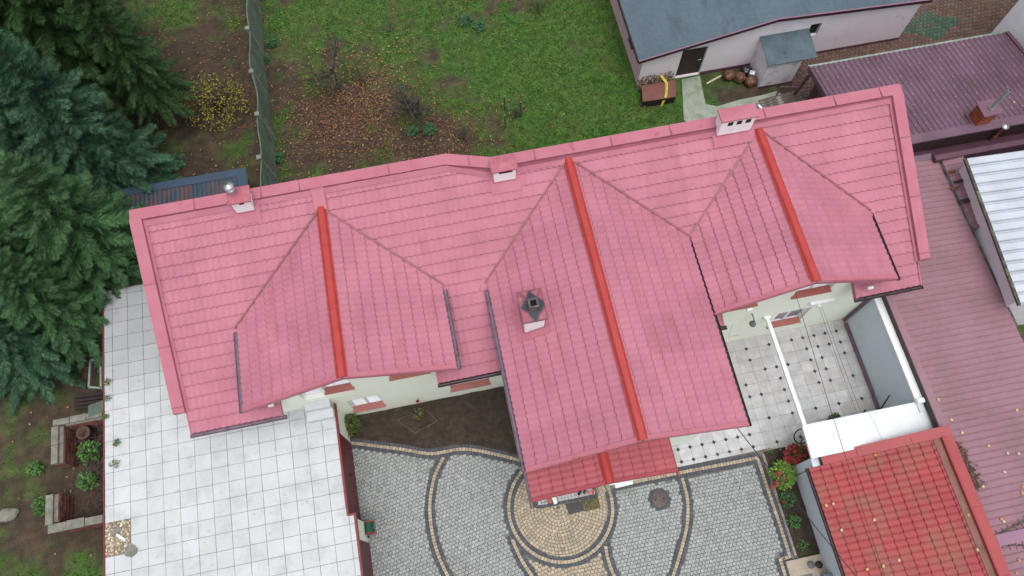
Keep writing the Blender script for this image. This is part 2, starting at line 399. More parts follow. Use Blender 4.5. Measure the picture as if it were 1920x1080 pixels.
def make_ground():
    me = bpy.data.meshes.new('ground')
    xs = [-300, -80] + [-19 + .2 * i for i in range(int(47 / .2) + 1)] + [80, 300]
    ys = [-300, -60] + [-6 + .2 * i for i in range(int(37 / .2) + 1)] + [80, 300]
    vs = []; cols = []
    for y in ys:
        for x in xs:
            inn = -19 <= x <= 28 and -6 <= y <= 31
            z = -.04 + (.035 * gnoise(x, y, .7, 2.) if inn and y > 13 and not (x > 9.5) else 0)
            vs.append((x, y, z)); cols.extend((*ground_col(x, y), 1.))
    nx = len(xs)
    fs = [(j * nx + i, j * nx + i + 1, (j + 1) * nx + i + 1, (j + 1) * nx + i) for j in range(len(ys) - 1) for i in range(nx - 1)]
    me.from_pydata(vs, [], fs); me.materials.append(M['ground'])
    a = me.color_attributes.new('Col', 'FLOAT_COLOR', 'POINT'); a.data.foreach_set('color', cols)
    me.polygons.foreach_set('use_smooth', [True] * len(fs))
    o = bpy.data.objects.new('ground', me); C.objects.link(o); struct(o)
make_ground()

# ------------------------------------------------------------------ yard paving (real cobbles)
z7 = lambda l: [tuple(at(a / 2.455 + 420, b / 2.455 + 640)[:2]) for a, b in l]
z8 = lambda l: [tuple(at(a / 3.177 + 900, b / 3.177 + 740)[:2]) for a, b in l]
TOP = catmull(z7([(580, 468), (640, 474), (700, 482), (820, 497), (900, 512), (960, 517), (1010, 510), (1080, 497), (1150, 500), (1250, 520), (1350, 545)]) + [(1.3, 3.9)])
ARC1 = catmull(z7([(1015, 525), (970, 620), (948, 740), (955, 860), (985, 980), (1030, 1080)]) + [(-1.75, .2), (-1.2, -1.0), (-.2, -2.4)])
CC, CR = (1.93, 2.36), 1.70
CIRC = [(CC[0] + CR * math.cos(a), CC[1] + CR * math.sin(a)) for a in [math.radians(128 + 4 * i) for i in range(62)]]
ARC2 = catmull(z8([(190, 850), (200, 880), (245, 980), (310, 1080)]) + [(.95, -.3), (1.4, -1.2)])
ARC2R = catmull(z8([(748, 850), (745, 870), (760, 970), (800, 1080)]) + [(3.4, -.8), (3.9, -1.8)])
FRONT = [(3.5, 2.66), (5.93, 2.65), (8.73, 2.6), (8.74, 1.41), (8.76, .33), (8.76, -.58), (8.43, -.62), (8.43, -3)]
ARC3 = catmull(z8([(1200, 485), (1235, 620), (1235, 760), (1205, 900), (1150, 1080)]) + [(4.2, -1.4), (3.4, -2.2)])
STRIPS = [TOP, ARC1, CIRC, ARC2, ARC2R, FRONT, ARC3]
GREY, TAN, DARK = (.290, .312, .310), (.37, .312, .228), (.068, .074, .090)
def resample(pl, d):
    out = []; acc = 0.
    for a, b in zip(pl, pl[1:]):
        L = math.hypot(b[0] - a[0], b[1] - a[1])
        while acc <= L:
            t = acc / L if L else 0
            out.append((a[0] + (b[0] - a[0]) * t, a[1] + (b[1] - a[1]) * t, math.atan2(b[1] - a[1], b[0] - a[0]))); acc += d
        acc -= L
    return out
def strips_mesh():
    mb = MB(); mt = MB()
    for k, pl in enumerate(STRIPS):
        for x, y, a in resample(pl, .108):
            for off, col, b in ((-.118, DARK, mb), (0, TAN, mt), (.118, DARK, mb)):
                px, py = x - math.sin(a) * off, y + math.cos(a) * off
                r = math.hypot(px - CC[0], py - CC[1])
                if k != 2 and r < CR + .17 and py < 2.9: continue
                if k == 2 and py > 2.78 and px > 1.2: continue
                if k == 2 and off > 0 and py > 2.55 and px > 3: continue
                if k == 2 and off < 0 and px > 3.45 and py > 2.6: continue
                if k in (1, 6) and (dist_poly((px, py), TOP) < .18 or dist_poly((px, py), FRONT) < .18): continue
                stone(b, px, py, .104, .113, a, .018, jit(col, .18))
    struct(mb.build('paving_border', M['stone'])); struct(mt.build('paving_border', M['stone']))
strips_mesh()
def yard():
    base = MB(); base.box(-4.85, 9.0, -5, 6.6, -.12, -.012)
    struct(base.build('yard_base', M['jointsand']))
    mb = MB(); mt = MB()
    def top_y(x): return interp(x, [p for p in TOP]) if x < 1.2 else 2.7
    for reg, (ang, x0, x1) in enumerate(((math.radians(10.5), -6, 5), (0., 1, 9))):
        ca, sa = math.cos(ang), math.sin(ang)
        for j in range(-60, 90):
            for i in range(-70, 110):
                u = i * .118 + (.059 if j % 2 else 0) + rng.uniform(-.006, .006); v = j * .112 + rng.uniform(-.004, .004)
                x, y = u * ca - v * sa, u * sa + v * ca
                if y < -4.5 or y > 5.9 or x < -4.72 or x > 8.75: continue
                if (x < CC[0]) != (reg == 0): continue
                if x < -4.5 and y > 2.2 and y < 3.4: continue
                if y > top_y(x): continue
                if x > 8.4 and y < -.6: continue
                r = math.hypot(x - CC[0], y - CC[1])
                if r < CR + .192: continue
                if min(dist_poly((x, y), s) for s in STRIPS if s is not CIRC) < .186: continue
                if math.hypot(x - 5.16, y - 1.96) < .37: continue
                tan = False
                if y < CC[1] - 1.2:
                    ax = interp(-y, [(-p[1], p[0]) for p in ARC2]); bx = interp(-y, [(-p[1], p[0]) for p in ARC2R])
                    tan = ax < x < bx
                stone(mt if tan else mb, x, y, .112, .106, ang, .012, jit(TAN if tan else GREY, .09 if rng.random() < .8 else .2))
    struct(mb.build('cobble_paving', M['stone'])); struct(mt.build('cobble_paving', M['stone']))
    ring = MB(); k = 0
    cx, cy = 1.85, 2.36
    for q in range(1, 19):
        r = q * .108; n = max(5, int(2 * math.pi * r / .108))
        for i in range(n):
            a = 2 * math.pi * (i + .5 * (q % 2)) / n; x, y = cx + r * math.cos(a), cy + r * math.sin(a)
            if y > 2.75 and x > 1.15 or math.hypot(x - CC[0], y - CC[1]) > CR - .15: continue
            stone(ring, x, y, min(.104, 2 * math.pi * r / n - .006), .102, a + math.pi / 2, .012, jit(TAN, .14 if rng.random() < .85 else .35))
    struct(ring.build('round_paving', M['stone']))
yard()
# flower bed before the house, bed beside the red garage
mb = MB()
bedp = [(-4.5, 6.68), (1.3, 6.68), (1.3, 4.1)] + [(x, y + .16) for x, y in TOP[::-1] if x < 1.1]
n = 26
for i in range(48):
    x0, x1 = -4.5 + i * .121, -4.5 + (i + 1) * .121
    for j in range(14):
        q = []
        for x in (x0, x1):
            yt = interp(x, TOP) + .17
            q.append([yt + (6.69 - yt) * j / 14, yt + (6.69 - yt) * (j + 1) / 14])
        hz = lambda x, y: .06 + .05 * gnoise(x, y, 2.2, 7.)
        mb.face([(x0, q[0][0], hz(x0, q[0][0])), (x1, q[1][0], hz(x1, q[1][0])), (x1, q[1][1], hz(x1, q[1][1])), (x0, q[0][1], hz(x0, q[0][1]))], smooth=True)
struct(mb.build('flower_bed', M['soil'], fixn=True))
mb = MB()
for i in range(8):
    for j in range(26):
        x0, x1 = 8.98 + i * .094, 8.98 + (i + 1) * .094; y0, y1 = -.62 + j * .13, -.62 + (j + 1) * .13
        hz = lambda x, y: .07 + .05 * gnoise(x, y, 2.2, 27.)
        mb.face([(x0, y0, hz(x0, y0)), (x1, y0, hz(x1, y0)), (x1, y1, hz(x1, y1)), (x0, y1, hz(x0, y1))], smooth=True)
struct(mb.build('flower_bed', M['soil'], fixn=True))
mb = MB()
for i in range(11): mb.box(8.895, 8.975, -.6 + i * .3, -.6 + i * .3 + .292, -.05, .06 + rng.uniform(-.005, .005), jit((.24, .23, .20), .15))
for i in range(2): mb.box(8.98 + i * .3, 8.98 + i * .3 + .29, 2.70, 2.78, -.05, .07, jit((.28, .25, .20), .15))
struct(mb.build('kerb', M['stone']))
# terrace
TG = at(885 / 2.7 + 1240, 488 / 2.7 + 440); TP = .4165
def terrace():
    b = MB(); b.box(5.2, 13.4, 1.6, 6.85, -.1, -.004)
    struct(b.build('terrace_base', M['joint']))
    mb = MB()
    for i in range(-22, 6):
        for j in range(-12, 3):
            x0, y0 = TG.x + i * TP, TG.y + j * TP; x1, y1 = x0 + TP, y0 + TP
            x0, x1 = max(x0, 5.3), min(x1, 13.3); y0, y1 = max(y0, 2.83 if x0 < 8.9 else 2.0), min(y1, 6.7)
            if x1 - x0 < .05 or y1 - y0 < .05: continue
            g = .004; k = rng.random()
            col = jit((.44, .445, .455) if y0 < 4.0 else (.405, .403, .41), .06)
            if k < .15: col = jit((.39, .385, .38), .05)
            if k > .92: col = jit((.41, .425, .44), .05)
            mb.box(x0 + g, x1 - g, y0 + g, y1 - g, -.01, .004, col)
    struct(mb.build('terrace_floor', M['marble']))
    dots = [(a / 2.7 + 1240, c / 2.7 + 440) for a, c in [(428, 574), (541, 552), (655, 530), (712, 520), (770, 511), (827, 499), (885, 488), (446, 629), (733, 576), (789, 566), (846, 553), (904, 543), (636, 654), (578, 663), (520, 675), (749, 629), (807, 618), (921, 597), (597, 720), (768, 686), (825, 674), (425, 755), (614, 776), (787, 743), (845, 731), (960, 708), (440, 811), (498, 799), (629, 831), (650, 891), (767, 868), (882, 845), (998, 822), (533, 916), (572, 1034), (435, 998), (375, 1010), (317, 1022), (259, 1033), (200, 1044), (140, 1056)]]
    dots += [(1240 + a / 9, 780 + c / 9) for a, c in [(330, 700), (530, 665), (725, 622), (925, 585), (1120, 545), (1315, 508), (1510, 468), (275, 495)]]
    dots += [(1400 + a / 3.177, 740 + c / 3.177) for a, c in [(5, 222), (163, 264), (393, 68), (300, 235), (530, 40), (666, 12), (120, 123), (233, 25), (257, 95)]]
    md = MB(); done = set()
    for p in dots:
        q = at(*p); i, j = round((q.x - TG.x) / TP), round((q.y - TG.y) / TP)
        if (i, j) in done: continue
        done.add((i, j)); x, y, r = TG.x + i * TP, TG.y + j * TP, .072
        md.mesh([(x - r, y, .008), (x, y - r, .008), (x + r, y, .008), (x, y + r, .008)], [(0, 1, 2, 3)], jit((.035, .042, .062), .25))
    struct(md.build('terrace_inset', M['stone']))
terrace()
# concrete path and brick paving by the outbuilding
mb = MB()
pl = [at(*p, 0)[:2] for p in [(1278, 150), (1312, 143), (1318, 175), (1323, 196), (1345, 200), (1385, 188), (1425, 180), (1455, 172), (1470, 180), (1480, 215), (1300, 240), (1282, 225)]]
mb.prism([tuple(p) for p in pl], 'z', -.1, .03)
struct(mb.build('concrete_path', M['concrete'], fixn=True))
def brick_paving():
    b = MB(); b.box(14.2, 27, 15.2, 23, -.1, -.012); struct(b.build('paving_base', M['soil']))
    mb = MB(); mg = MB()
    c = at(1745, 47)
    for j in range(0, 42):
        for i in range(0, 75):
            x, y = 14.9 + i * .172 + (.086 if j % 2 else 0), 15.3 + j * .172
            if y > 18.1 and x < 19.9: continue
            dx, dy = abs(x - c.x), abs(y - c.y)
            g = dx / 1.35 + dy / .75 < 1
            if dx + dy < .16: g = False
            stone(mg if g else mb, x, y, .165, .165, rng.uniform(-.12, .12), .012, jit((.045, .085, .058) if g else (.115, .066, .052), .25), b=.02)
    struct(mb.build('brick_paving', M['stone'])); struct(mg.build('brick_paving', M['stone']))
brick_paving()

# ================================================================== HOUSE
HO = (2.8, 6.7, 0)
house = thing('house', 'long cream house under a faded pink metal tile roof with three front gables', 'house', HO)
def zslope(x): return .499 - .056 * (x + 8.4) / 22.1
def zeave(x): return 3.66 + .49 * (x + 8.4) / 22.1
def mp(x, y): return zeave(x) + zslope(x) * (y - 6.2)
def ytop(x): return interp(x, [(.35, 11.82), (1.6, 11.44)])
# roof data: ridge x, ridge z, eave west (x, z), eave east (x, z), front y
GAB = {'L': (-3.47, 6.27, (-6.50, 4.96), (-.47, 5.08), 6.20), 'M': (3.875, 6.385, (.86, 5.03), (7.02, 5.20), 3.0), 'R': (9.70, 6.36, (7.09, 5.20), (12.62, 5.18), 6.26)}
def gz(k, x):
    rx, rz, w, e, fy = GAB[k]
    return lerp(rz, w[1], (rx - x) / (rx - w[0])) if x < rx else lerp(rz, e[1], (x - rx) / (e[0] - rx))
WX0, WX1 = 1.2, 6.66        # wing walls
CUTS = [(-5.78, -1.12), (1.05, 7.45), (7.62, 11.80)]
def main_roof():
    mb = MB(); x0, x1 = -8.42, 13.84
    def pos(u, s):
        x = x0 + u; k = zslope(x); y = 6.2 + s / math.sqrt(1 + k * k); return (x, y, mp(x, y))
    nrm = Vector((0, -.43, .9)).normalized()
    def lo(u):
        x = x0 + u
        if WX0 - .2 < x < 7.45: return 2.2
        for a, b in CUTS:
            if a < x < b: return 1.05
        return 0
    def hi(u): return (ytop(x0 + u) - 6.2) * 1.117
    tile_surface(mb, pos, nrm, x1 - x0, 6.45, lo=lo, hi=lambda u: hi(u) - .05, pitch=.186, amp=.021, tone=PINK)
    r = mb.build('main_roof', M['pink'], house)
    # eave fascias and cut ends
    for a, b, e0, e1 in ((-8.42, -5.78, -8.44, -5.78), (-1.12, 1.05, -1.12, None), (11.80, 13.84, 11.80, 13.86), (7.45, 7.62, None, 7.62)):
        f = MB(); f.bar((a, 6.225, mp(a, 6.2) - .07), (b, 6.225, mp(b, 6.2) - .07), .03, .16)
        for x in (e0, e1):
            if x is not None: f.bar((x, 6.2, mp(x, 6.2) - .045), (x, 6.78, mp(x, 6.78) - .045), .037, .18)
        f.build('eave_board', M['coping'], r)
        if b - a > 1:                                         # boarded soffit closing the eaves
            s = MB(); s.face([(a, 6.24, mp(a, 6.2) - .12), (b, 6.24, mp(b, 6.2) - .12), (b, 6.7, mp(b, 6.7) - .12), (a, 6.7, mp(a, 6.7) - .12)])
            s.build('soffit', M['cream'], r)
    return r
roof = main_roof()
# parapet with coping: north wall in two lengths with a jog, two raking side walls
def parapet():
    wall = MB(); cop = MB(); seams = []
    zt = lambda x: lerp(6.60, 6.66, (x + 8.8) / 23)
    segs = [(-8.78, .36, 12.17, 11.83), (1.62, 14.2, 11.79, 11.45)]
    pts_o = [(-8.78, 12.17), (.36, 12.17), (1.62, 11.79), (14.22, 11.79)]; pts_i = [(-8.78, 11.83), (.28, 11.83), (1.54, 11.45), (14.22, 11.45)]
    for i in range(3):
        a, b, c, d = pts_o[i], pts_o[i + 1], pts_i[i + 1], pts_i[i]
        za, zb = zt(a[0]), zt(b[0])
        T = [(a[0], a[1], za + .02), (b[0], b[1], zb + .02), (c[0], c[1], zb - .01), (d[0], d[1], za - .01)]
        cop.face(T[::-1])
        cop.face([T[0], T[1], (b[0], b[1], zb - .1), (a[0], a[1], za - .1)]); cop.face([T[2], T[3], (d[0], d[1], za - .10), (c[0], c[1], zb - .10)])
        wall.face([(d[0], d[1] - .02, za - .06), (c[0], c[1] - .02, zb - .06), (c[0], c[1] - .06, mp(c[0], c[1]) - .05), (d[0], d[1] - .06, mp(d[0], d[1]) - .05)])
        # apron flashing lying on the tiles
        w = .17
        ql = [(d[0], d[1] - .03, mp(d[0], d[1]) + .06), (c[0], c[1] - .03, mp(c[0], c[1]) + .06), (c[0], c[1] - w, mp(c[0], c[1] - w) + .052), (d[0], d[1] - w, mp(d[0], d[1] - w) + .052)]
        wall.face(ql[::-1])
    # standing seams between coping lengths
    for px in (-6.95, -5.05, -3.95, -1.35, .98, 2.9, 5.2, 7.0, 9.9, 12.1, 13.55):
        o = interp(px, [(.36, 12.17), (1.62, 11.79)]); z = zt(px)
        seams.append(((px, o - .17, z + .012), (.02, .34, .03), None))
    for xs, sg in ((-8.78, 1), (13.88, -1)):
        y0, y1 = 6.75 if sg > 0 else 6.85, 11.83 if sg > 0 else 11.45
        xo, xi = (xs, xs + .34)
        h = lambda y: mp((xo + xi) / 2, y) + .17
        cop.prism([(xo, 0), (xi, 0), (xi, .1), (xo, .1)], 'y', 0, 0) if False else None
        A = [(xo, y0, h(y0)), (xi, y0, h(y0)), (xi, y1, h(y1)), (xo, y1, h(y1))]
        cop.face(A)
        for p, q in ((0, 1), (1, 2), (2, 3), (3, 0)):
            cop.face([A[q], A[p], (A[p][0], A[p][1], A[p][2] - .12), (A[q][0], A[q][1], A[q][2] - .12)])
        xin = xi if sg > 0 else xo
        wall.face([(xin, y0, h(y0) - .06), (xin, y1, h(y1) - .06), (xin + .02 * sg, y1, mp(xin, y1) - .05), (xin + .02 * sg, y0, mp(xin, y0) - .05)])
        wall.face([(xin + .01 * sg, y0, mp(xin, y0) + .055), (xin + .09 * sg, y0, mp(xin, y0) + .055), (xin + .09 * sg, y1, mp(xin, y1) + .055), (xin + .01 * sg, y1, mp(xin, y1) + .055)])
        for yy in (y0 + .15, y0 + 1.75, y0 + 3.4):
            seams.append((((xo + xi) / 2, yy, h(yy) + .008), (.34, .018, .03), Matrix.Rotation(.45, 3, 'X')))
    p = cop.build('parapet', M['coping'], house, fixn=False)
    wall.build('flashing', M['pinkflat'], p)
    for c_, sz_, r_ in seams:
        q = MB(); q.obox(c_, sz_, r_); q.build('seam', M['valley'], p)
parapet()
def gable(k):
    rx, rz, w, e, fy = GAB[k]; yb = 11.9
    parts = []
    root = None
    for side, (ex, ez) in (('w', w), ('e', e)):
        mb = MB(); L = math.hypot(rx - ex, rz - ez); sx, sz = (rx - ex) / L, (rz - ez) / L
        nrm = Vector((-sz, 0, sx)) if sx > 0 else Vector((sz, 0, -sx))
        def pos(u, s, ex=ex, ez=ez, sx=sx, sz=sz): return (ex + sx * s, fy + u, ez + sz * s)
        tile_surface(mb, pos, nrm, yb - fy, L, pitch=.186, off=.05, tone=PINK)
        # cut along the valley: keep what is above the main roof plane
        x_m = (rx + ex) / 2
        no = Vector((-.0, -zslope(x_m), 1)).normalized(); co = (x_m, 9., mp(x_m, 9.) + .012)
        o = mb.build('gable_roof', M['pink'], house, clips=[(co, -no)])
        parts.append(o)
    root = parts[0]
    mb = MB()                                                 # ridge cap: half round with flanges
    y0, y1 = fy - .02, 6.2 + (rz - zeave(rx)) / zslope(rx) - .02
    if k == 'M': y1 += .10
    n = 8; r = .125
    prof = [(-.155, -.035), (-.12, -.018), (-.105, .028), (-.07, .06), (.07, .06), (.105, .028), (.12, -.018), (.155, -.035)]
    yy = y0
    while yy < y1 - .01:
        ye = min(yy + 1.95, y1)
        A = [(rx + a, yy, rz + .03 + b) for a, b in prof]; B = [(rx + a * .96, ye + .03, rz + .022 + b * .95) for a, b in prof]; m = len(prof)
        mb.mesh(A + B, [(i, i + 1, m + i + 1, m + i) for i in range(m - 1)], None, 0, False)
        mb.face(A[1:-1]); mb.face(B[1:-1][::-1])
        yy = ye
    mb.build('ridge_cap', M['ridge'], root)
    # verge trim along the front rake
    mb = MB()
    for ex, ez in (w, e):
        mb.bar((ex, fy - .02, ez - .05), (rx, fy - .02, rz - .05), .05, .15, (0, 0, 1))
        mb.bar((ex, fy + .03, ez + .045), (rx, fy + .03, rz + .045), .11, .02, (0, 0, 1))
    mb.build('verge_trim', M['coping'], root)
    for p in parts[1:]: pass
    # valley flashings
    for (ex, ez), p in ((w, parts[0]), (e, parts[1])):
        yv = 6.2 + (ez - zeave(ex)) / zslope(ex); yr = 6.2 + (rz - zeave(rx)) / zslope(rx)
        a = Vector((ex, yv, ez + .035)); b = Vector((rx, yr, rz + .035)); d = (b - a).normalized()
        mv = MB()
        mv.bar(a - d * .1, b - d * .18, .062, .035); 
        mv.build('valley_flashing', M['valley'], p)
    return parts
for k in 'LMR': gable(k)
mb = MB(); mb.obox((-3.47, 11.55, mp(-3.47, 11.55) + .06), (.36, .62, .02), Matrix.Rotation(.45, 3, 'X')); mb.build('flashing', M['coping'], roof)
# porch roof
def porch():
    rx, rz = 3.25, 3.08; w, e = (.95, 2.52), (5.40, 2.52); y0, y1 = 2.47, 3.5
    parts = []
    for ex, ez in (w, e):
        mb = MB(); L = math.hypot(rx - ex, rz - ez); sx, sz = (rx - ex) / L, (rz - ez) / L
        nrm = Vector((-sz, 0, sx)) if sx > 0 else Vector((sz, 0, -sx))
        tile_surface(mb, lambda u, s: (ex + sx * s, y0 + u, ez + sz * s), nrm, y1 - y0, L, pitch=.186, amp=.026, tone=PORCH_RED)
        parts.append(mb.build('porch_roof', M['porch'], house))
    mb = MB(); n = 8; r = .12
    prof = [(-r - .05, -.03)] + [(-r * math.cos(math.pi * i / n), r * .8 * math.sin(math.pi * i / n)) for i in range(n + 1)] + [(r + .05, -.03)]; m = len(prof)
    for a, b in ((y0 - .02, 2.95), (2.93, y1)):
        A = [(rx + p, a, rz + .035 + q) for p, q in prof]; B = [(rx + p * .95, b, rz + .03 + q * .93) for p, q in prof]
        mb.mesh(A + B, [(i, i + 1, m + i + 1, m + i) for i in range(m - 1)], None, 0, True); mb.face(A[1:-1])
    mb.build('ridge_cap', M['ridge'], parts[0])
    mb = MB()
    for ex, ez in (w, e): mb.bar((ex, y0 - .015, ez - .03), (rx, y0 - .015, rz - .03), .04, .13); mb.bar((ex, y0 + .02, ez + .05), (rx, y0 + .02, rz + .05), .09, .02)
    mb.build('verge_trim', M['porchflat'], parts[0])
    g = MB()
    g.tube([(.93, 2.27, 2.40), (.92, 3.5, 2.42)], .06, 8); g.build('gutter', M['gutter'], parts[0])
    g = MB()
    g.tube([(5.42, 2.30, 2.46), (5.42, 3.5, 2.47)], .035, 8); g.build('gutter', M['porchflat'], parts[1])
    c = MB(); c.box(1.35, 5.2, 2.78, 3.54, 0, 2.42); c.build('porch_wall', M['cream'], house)
    c = MB(); c.box(3.65, 5.28, 2.70, 2.778, 0, .16); c.build('porch_plinth', M['white'], house)
    st = MB()                                                 # step: grey cobbles with a dark rounded rim
    pts = [(1.02, 2.78), (1.03, 2.62), (1.12, 2.5), (1.3, 2.44), (3.2, 2.44), (3.2, 2.78)]
    st.prism(pts, 'z', 0, .12, (.1, .1, .11))
    for i in range(17):
        for j in range(3):
            x, y = 1.28 + i * .112, 2.745 - j * .088
            stone(st, x, y, .108, .084, 0, .14, jit((.38, .38, .38), .14))
    for x, y, a in resample([(1.08, 2.8), (1.08, 2.65), (1.16, 2.55), (1.32, 2.485), (3.2, 2.485)], .1):
        stone(st, x, y, .097, .10, a, .145, jit((.07, .075, .09), .2))
    st.build('porch_step', M['stone'], house, fixn=False)
porch()
# walls
WIN = []   # (x0, x1, z0, z1, y)
def facade(mb, x0, x1, y, top, holes, depth=.17, z0=-.05):
    xs = sorted(set([x0, x1] + [h[0] for h in holes] + [h[1] for h in holes] + [x for x in (-6.3, -3.47, -.65, -5.78, -1.12, 9.7, 12.4, 7.3, 11.8, 3.875) if x0 < x < x1]))
    for a, b in zip(xs, xs[1:]):
        m = (a + b) / 2; zs = [z0]
        hh = sorted([h for h in holes if h[0] - 1e-6 <= a and h[1] + 1e-6 >= b], key=lambda h: h[2])
        for h in hh: zs += [h[2], h[3]]
        for i in range(0, len(zs), 2):
            lo = zs[i]
            if i + 1 < len(zs): mb.face([(a, y, lo), (b, y, lo), (b, y, zs[i + 1]), (a, y, zs[i + 1])])
            else: mb.face([(a, y, lo), (b, y, lo), (b, y, top(b - 1e-4)), (a, y, top(a + 1e-4))])
    for (a, b, c, d) in holes:
        for p, q in (((a, c), (a, d)), ((a, d), (b, d)), ((b, d), (b, c)), ((b, c), (a, c))):
            mb.face([(p[0], y, p[1]), (q[0], y, q[1]), (q[0], y + depth, q[1]), (p[0], y + depth, p[1])])
LOWWIN = (-4.18, -3.14, .78, 2.05); W3 = (-.88, .43, .93, 2.25); W1 = (-4.50, -3.66, 3.50, 4.95); DOOR = (-5.24, -4.58, 3.05, 5.0); W2 = (-2.53, -1.32, 3.62, 4.75)
W4 = (10.0, 11.24, 3.90, 5.0); W6 = (7.9, 8.86, 3.92, 5.0); W5 = (10.12, 11.28, 1.0, 2.3)
def walls():
    wy = 6.7; mb = MB()
    def topz(x):
        if -5.78 < x < -1.12: return gz('L', x) - .10
        if 7.3 < x < 11.8: return gz('R', x) - .10
        return mp(x, 6.7) - .1
    facade(mb, -8.4, WX0, wy, topz, [LOWWIN, W3, W1, DOOR, W2])
    facade(mb, WX1, 13.9, wy, topz, [W4, W6, W5])
    # cheeks of the gables
    for k, xl, xr in (('L', -5.8, -1.1), ('R', None, 11.82)):
        for x in (xl, xr):
            if x is None: continue
            mb.face([(x, 6.7, mp(x, 6.7) - .1), (x, 9.3, mp(x, 9.3)), (x, 9.3, gz(k, x) - .1), (x, 6.7, gz(k, x) - .1)])
    # side and rear walls
    for x in (-8.45, 13.93):
        mb.face([(x, 6.7, -.05), (x, 12.0, -.05), (x, 12.0, 6.4), (x, 6.7, mp(x, 6.7) - .05)])
    mb.face([(-8.45, 12.08, -.05), (.4, 12.08, -.05), (.4, 12.08, 6.5), (-8.45, 12.08, 6.5)]); mb.face([(.4, 12.08, -.05), (1.6, 11.72, -.05), (1.6, 11.72, 6.5), (.4, 12.08, 6.5)]); mb.face([(1.6, 11.72, -.05), (13.93, 11.72, -.05), (13.93, 11.72, 6.55), (1.6, 11.72, 6.55)])
    mb.face([(13.93, 6.7, 3.4), (13.93, 6.7, mp(13.9, 6.7)), (13.93, 6.78, mp(13.9, 6.7)), (13.93, 6.78, 3.4)])
    # wing
    fy = 3.56
    facade(mb, WX0, WX1, fy, lambda x: gz('M', x) - .1, [])
    for x in (WX0, WX1): mb.face([(x, fy, -.05), (x, 6.7, -.05), (x, 6.7, 5.0), (x, fy, 5.0)])
    for x in (WX0, WX1): mb.face([(x, 6.7, 2.), (x, 9.2, 2.), (x, 9.2, gz('M', x) - .1), (x, 6.7, gz('M', x) - .1)])
    mb.build('wall', M['cream'], house)
    pl = MB()
    pl.box(WX0 - .02, WX1 + .02, fy - .02, fy - .003, -.02, .12)
    pl.build('wall_base', M['greywall'], house)
walls()
def window(h, y=6.7, blind=True, mull=(.5,), name='window', sill=True):
    a, b, c, d = h; r = MB(); yi = y + .13
    r.box(a + .05, b - .05, yi + .03, yi + .045, c + .05, d - .05)
    w = r.build(name, M['glass'], house)
    f = MB(); t = .075
    f.box(a, b, yi, yi + .06, c, c + t); f.box(a, b, yi, yi + .06, d - t, d)
    f.box(a, a + t, yi + .002, yi + .058, c + t, d - t); f.box(b - t, b, yi + .002, yi + .058, c + t, d - t)
    for m in mull: x = lerp(a, b, m); f.box(x - .045, x + .045, yi - .004, yi + .058, c + t, d - t)
    f.build('frame', M['frame'], w)
    if blind:
        bl = MB(); n = int((d - c - .2) / .05)
        for i in range(n): bl.obox(((a + b) / 2, yi + .022, c + .1 + i * .05), (b - a - .17, .02, .035), Matrix.Rotation(.5, 3, 'X'))
        bl.build('blind', M['frame'], w)
    if sill:
        s = MB(); e = .03
        A = [(a - e, y - .085, c - .016), (b + e, y - .085, c - .016), (b + e, y - .001, c + .007), (a - e, y - .001, c + .007)]
        s.mesh(A + [(p[0], p[1], p[2] - .03) for p in A], [(0, 1, 2, 3), (7, 6, 5, 4), (0, 4, 5, 1), (1, 5, 6, 2), (3, 2, 6, 7), (0, 3, 7, 4)])
        s.face([(a + .002, y - .003, c + .0075), (b - .002, y - .003, c + .0075), (b - .002, yi, c + .045), (a + .002, yi, c + .045)])
        s.build('sill', M['sill'], w)
    return w
window(LOWWIN); window(W3); window(W1, mull=()); window(W2); window(W4); window(W6); window(W5, blind=False)
d = window(DOOR, mull=(), name='balcony_door', sill=False)
# gutters and downpipes
def gutter(a, b, m, r=.065):
    a, b = Vector(a), Vector(b); d = (b - a).normalized(); x = d.cross(Vector((0, 0, 1))).normalized()
    mb = MB(); n = 7; A = []; B = []
    for i in range(n + 1):
        t = math.pi * i / n; o = x * (r * math.cos(t)) - Vector((0, 0, 1)) * (r * math.sin(t)); A.append(a + o); B.append(b + o)
    k = n + 1
    mb.mesh(A + B, [(i, i + 1, k + i + 1, k + i) for i in range(n)], None, 0, True)
    Ai = [p + (a - p) * .12 + Vector((0, 0, .004)) for p in A]; Bi = [p + (b - p) * .12 + Vector((0, 0, .004)) for p in B]
    mb.mesh(Ai + Bi, [(i, k + i, k + i + 1, i + 1) for i in range(n)], None, 0, True)
    mb.face(A); mb.face(B[::-1])
    for j in (0, n): mb.face([A[j], B[j], Bi[j], Ai[j]])
    nn = max(2, int((b - a).length / .6))
    for i in range(nn): mb.bar(a + (b - a) * ((i + .5) / nn) - x * r, a + (b - a) * ((i + .5) / nn) + x * r, .02, .012)
    return mb.build('gutter', m, house)
G, GD = M['gutter'], M['gutter_dark']
gutter((-6.57, 6.15, 4.92), (-6.57, 8.55, 4.95), G); gutter((-.40, 6.15, 5.03), (-.40, 8.6, 5.05), G)
gutter((.79, 3.0, 4.97), (.79, 8.35, 5.0), G); gutter((7.075, 2.95, 5.12), (7.075, 8.5, 5.16), GD); gutter((12.69, 6.2, 5.12), (12.69, 8.6, 5.14), GD)
gutter((-8.5, 6.14, 3.60), (-5.66, 6.14, 3.66), G); gutter((-1.15, 6.14, 3.77), (.98, 6.14, 3.82), GD); gutter((11.76, 6.14, 4.06), (13.95, 6.14, 4.10), GD); gutter((7.42, 6.12, 3.98), (7.72, 6.12, 3.98), GD)
for pts, m in (([(1.0, 3.2, 4.85), (1.14, 3.4, 4.5), (1.14, 3.45, .05)], G),):
    p = MB(); p.tube(pts, .045, 8); p.build('downpipe', m, house)
